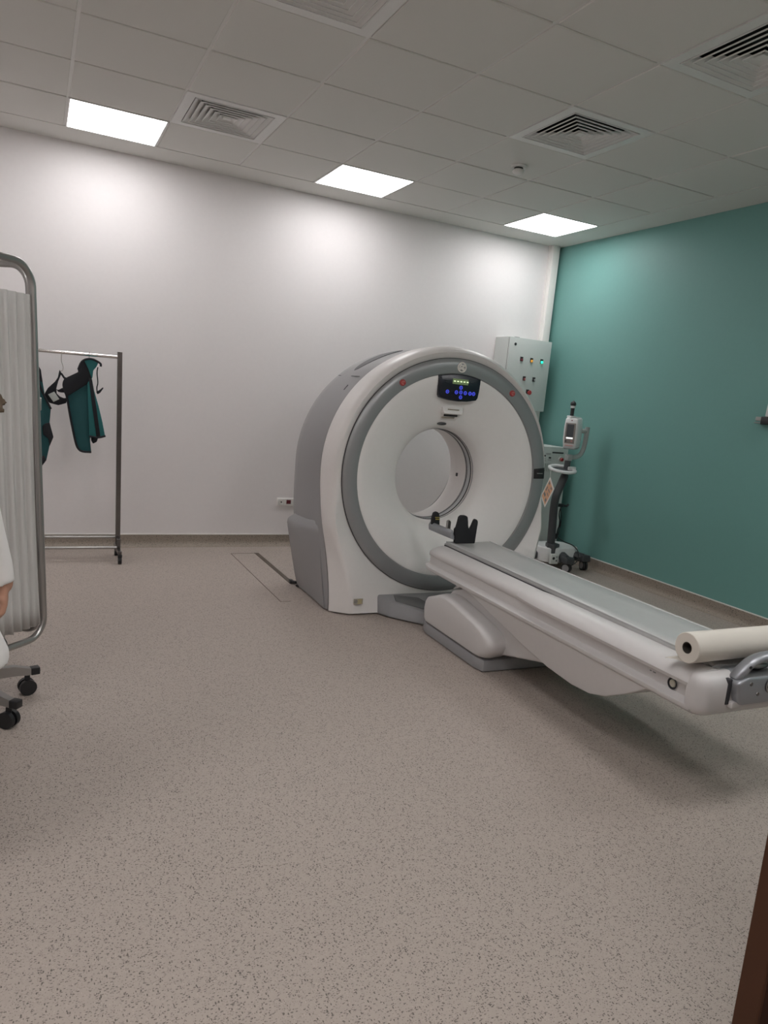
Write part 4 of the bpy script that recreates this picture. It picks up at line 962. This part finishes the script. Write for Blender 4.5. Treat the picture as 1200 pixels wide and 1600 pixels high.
# trousers, shoes
t = MB()
eloft(t, [(0, -.005, .78, .14, .115), (0, -.01, .88, .175, .125), (0, -.005, .96, .165, .115), (0, 0, 1.02, .145, .108)])
for s in (1, -1): capsule(t, [(s*.085, -.005, .84), (s*.115, .01, .66), (s*.145, .02, .48), (s*.165, -.005, .33), (s*.185, -.02, .11)], [.095, .084, .068, .062, .055])
tr_ = t.build('trousers', M['trouser'], pe); remesh(tr_, .008, 4)
for s in (1, -1):
    h = MB()
    rows = []
    for y, w, z1 in ((-.085, .026, .05), (-.075, .034, .075), (-.03, .038, .085), (.03, .040, .07), (.09, .043, .055), (.135, .036, .045), (.158, .018, .032)):
        xx = s*(.198+.14*max(0, y))
        rows.append([W((xx+w*math.cos(a)*(1 if math.sin(a) > 0 else 1.05), y, max(.0, .018+(z1-.018)*math.sin(a)) if math.sin(a) > 0 else .018+.018*math.sin(a))) for a in [2*PI*k/18 for k in range(18)]])
    h.loft(rows, True, True, True).build('shoe', M['shoe'], pe, sub=1)
# coat
c = MB()
eloft(c, [(0, .0, .588, .292, .19), (0, .0, .62, .290, .188), (0, 0, .72, .248, .172), (0, -.005, .85, .215, .152), (0, -.005, .95, .188, .135), (0, 0, 1.05, .168, .122), (0, .005, 1.15, .175, .128), (0, 0, 1.26, .182, .122), (0, -.01, 1.335, .165, .095), (0, -.015, 1.375, .105, .074), (0, -.012, 1.405, .072, .064)])
for s in (1, -1):
    capsule(c, [(s*.13, -.01, 1.332), (s*.158, -.012, 1.312)], [.060, .060])
    m_ = [(s*.155, -.012, 1.315), (s*.183, -.018, 1.20), (s*.205, -.02, 1.08), (s*.232, -.001, .95), (s*.253, .016, .85), (s*.258, .019, .806)]
    c.tube([W(p) for p in m_], [.062, .055, .049, .046, .045, .0445], 18)
ct_ = c.build('coat', M['coat'], pe); remesh(ct_, .007, 4)
MB().tube([W((.0, .125, .60)), W((.0, .118, .85)), W((0, .128, 1.10)), W((0, .11, 1.30))], .003, 6).build('coat_front_edge', M['coat'], ct_)
# hair: crown plus long locks
h = MB()
eloft(h, [(0, -.03, 1.44, .070, .055), (0, -.022, 1.50, .082, .082), (0, -.012, 1.56, .086, .098), (0, -.006, 1.61, .080, .096), (0, -.004, 1.64, .062, .078), (0, -.006, 1.66, .030, .04)])
for k in range(26):
    t = k/25; a = PI+(.15+t*.7)*PI; a = PI*(1.02+.96*t)
    x0, y0 = .072*math.cos(a), -.02+.075*math.sin(a)
    sp_ = random.uniform(-.015, .015)
    capsule(h, [(x0, y0, 1.54), (x0*1.15, y0-.012, 1.46), (x0*1.7+sp_, y0-.045, 1.38), (x0*1.9+sp_*1.5, y0-.058, 1.31+random.uniform(-.01, .03)), (x0*1.95+sp_*2, y0-.055, 1.24+random.uniform(-.02, .05))], [.016, .019, .018, .014, .004], 8)
for k in range(7):
    q = random.uniform(-.008, .008)
    capsule(h, [(.075, -.05, 1.50), (.12, -.085, 1.415), (.185+q, -.108+q, 1.375), (.235+q, -.112-q, 1.335+q), (.277+q*.6, -.112+q, 1.285+2*q)], [.014, .016, .013, .009, .004], 8)
for k in range(9):
    f = k/8; q = random.uniform(-.008, .008)
    capsule(h, [(.072, -.045, 1.50), (.095+.02*f, -.075, 1.42), (.12+.055*f+q, -.10, 1.36-.01*f), (.135+.095*f+q, -.112, 1.30+.02*f), (.14+.125*f, -.112+q, 1.235+.045*f+q)], [.016, .018, .016, .012, .004], 8)
hr = h.build('hair', M['hair'], pe); remesh(hr, .006, 2)

# ------------------------------------------------------------------ camera
def view_axes(yaw, pit, rol):
    f = V((-math.sin(yaw)*math.cos(pit), math.cos(yaw)*math.cos(pit), math.sin(pit)))
    r0 = f.cross(V((0, 0, 1))).normalized(); u0 = r0.cross(f)
    return r0*math.cos(rol)+u0*math.sin(rol), -r0*math.sin(rol)+u0*math.cos(rol), f
r_, u_, f_ = view_axes(-.4578566, -.1574624, .0924227)
cam = bpy.data.cameras.new('camera'); co = bpy.data.objects.new('camera', cam); C.objects.link(co)
mw = Matrix((r_, u_, -f_)).transposed().to_4x4(); mw.translation = V((-4.355138, -5.764561, H-1.6187016))
co.matrix_world = mw
cam.sensor_fit = 'VERTICAL'; cam.sensor_height = 24; cam.lens = 24*1128.851/1600; cam.clip_start = .02
sc.camera = co

# ------------------------------------------------------------------ light and view
w = bpy.data.worlds.new('world'); sc.world = w; w.use_nodes = True
w.node_tree.nodes['Background'].inputs[0].default_value = (.9, .92, 1, 1); w.node_tree.nodes['Background'].inputs[1].default_value = .0
sc.view_settings.view_transform = 'Standard'; sc.view_settings.look = 'None'; sc.view_settings.gamma = 1; sc.view_settings.use_curve_mapping = False
sc.view_settings.exposure = 0.32
sc.cycles.max_bounces = 10; sc.cycles.diffuse_bounces = 7
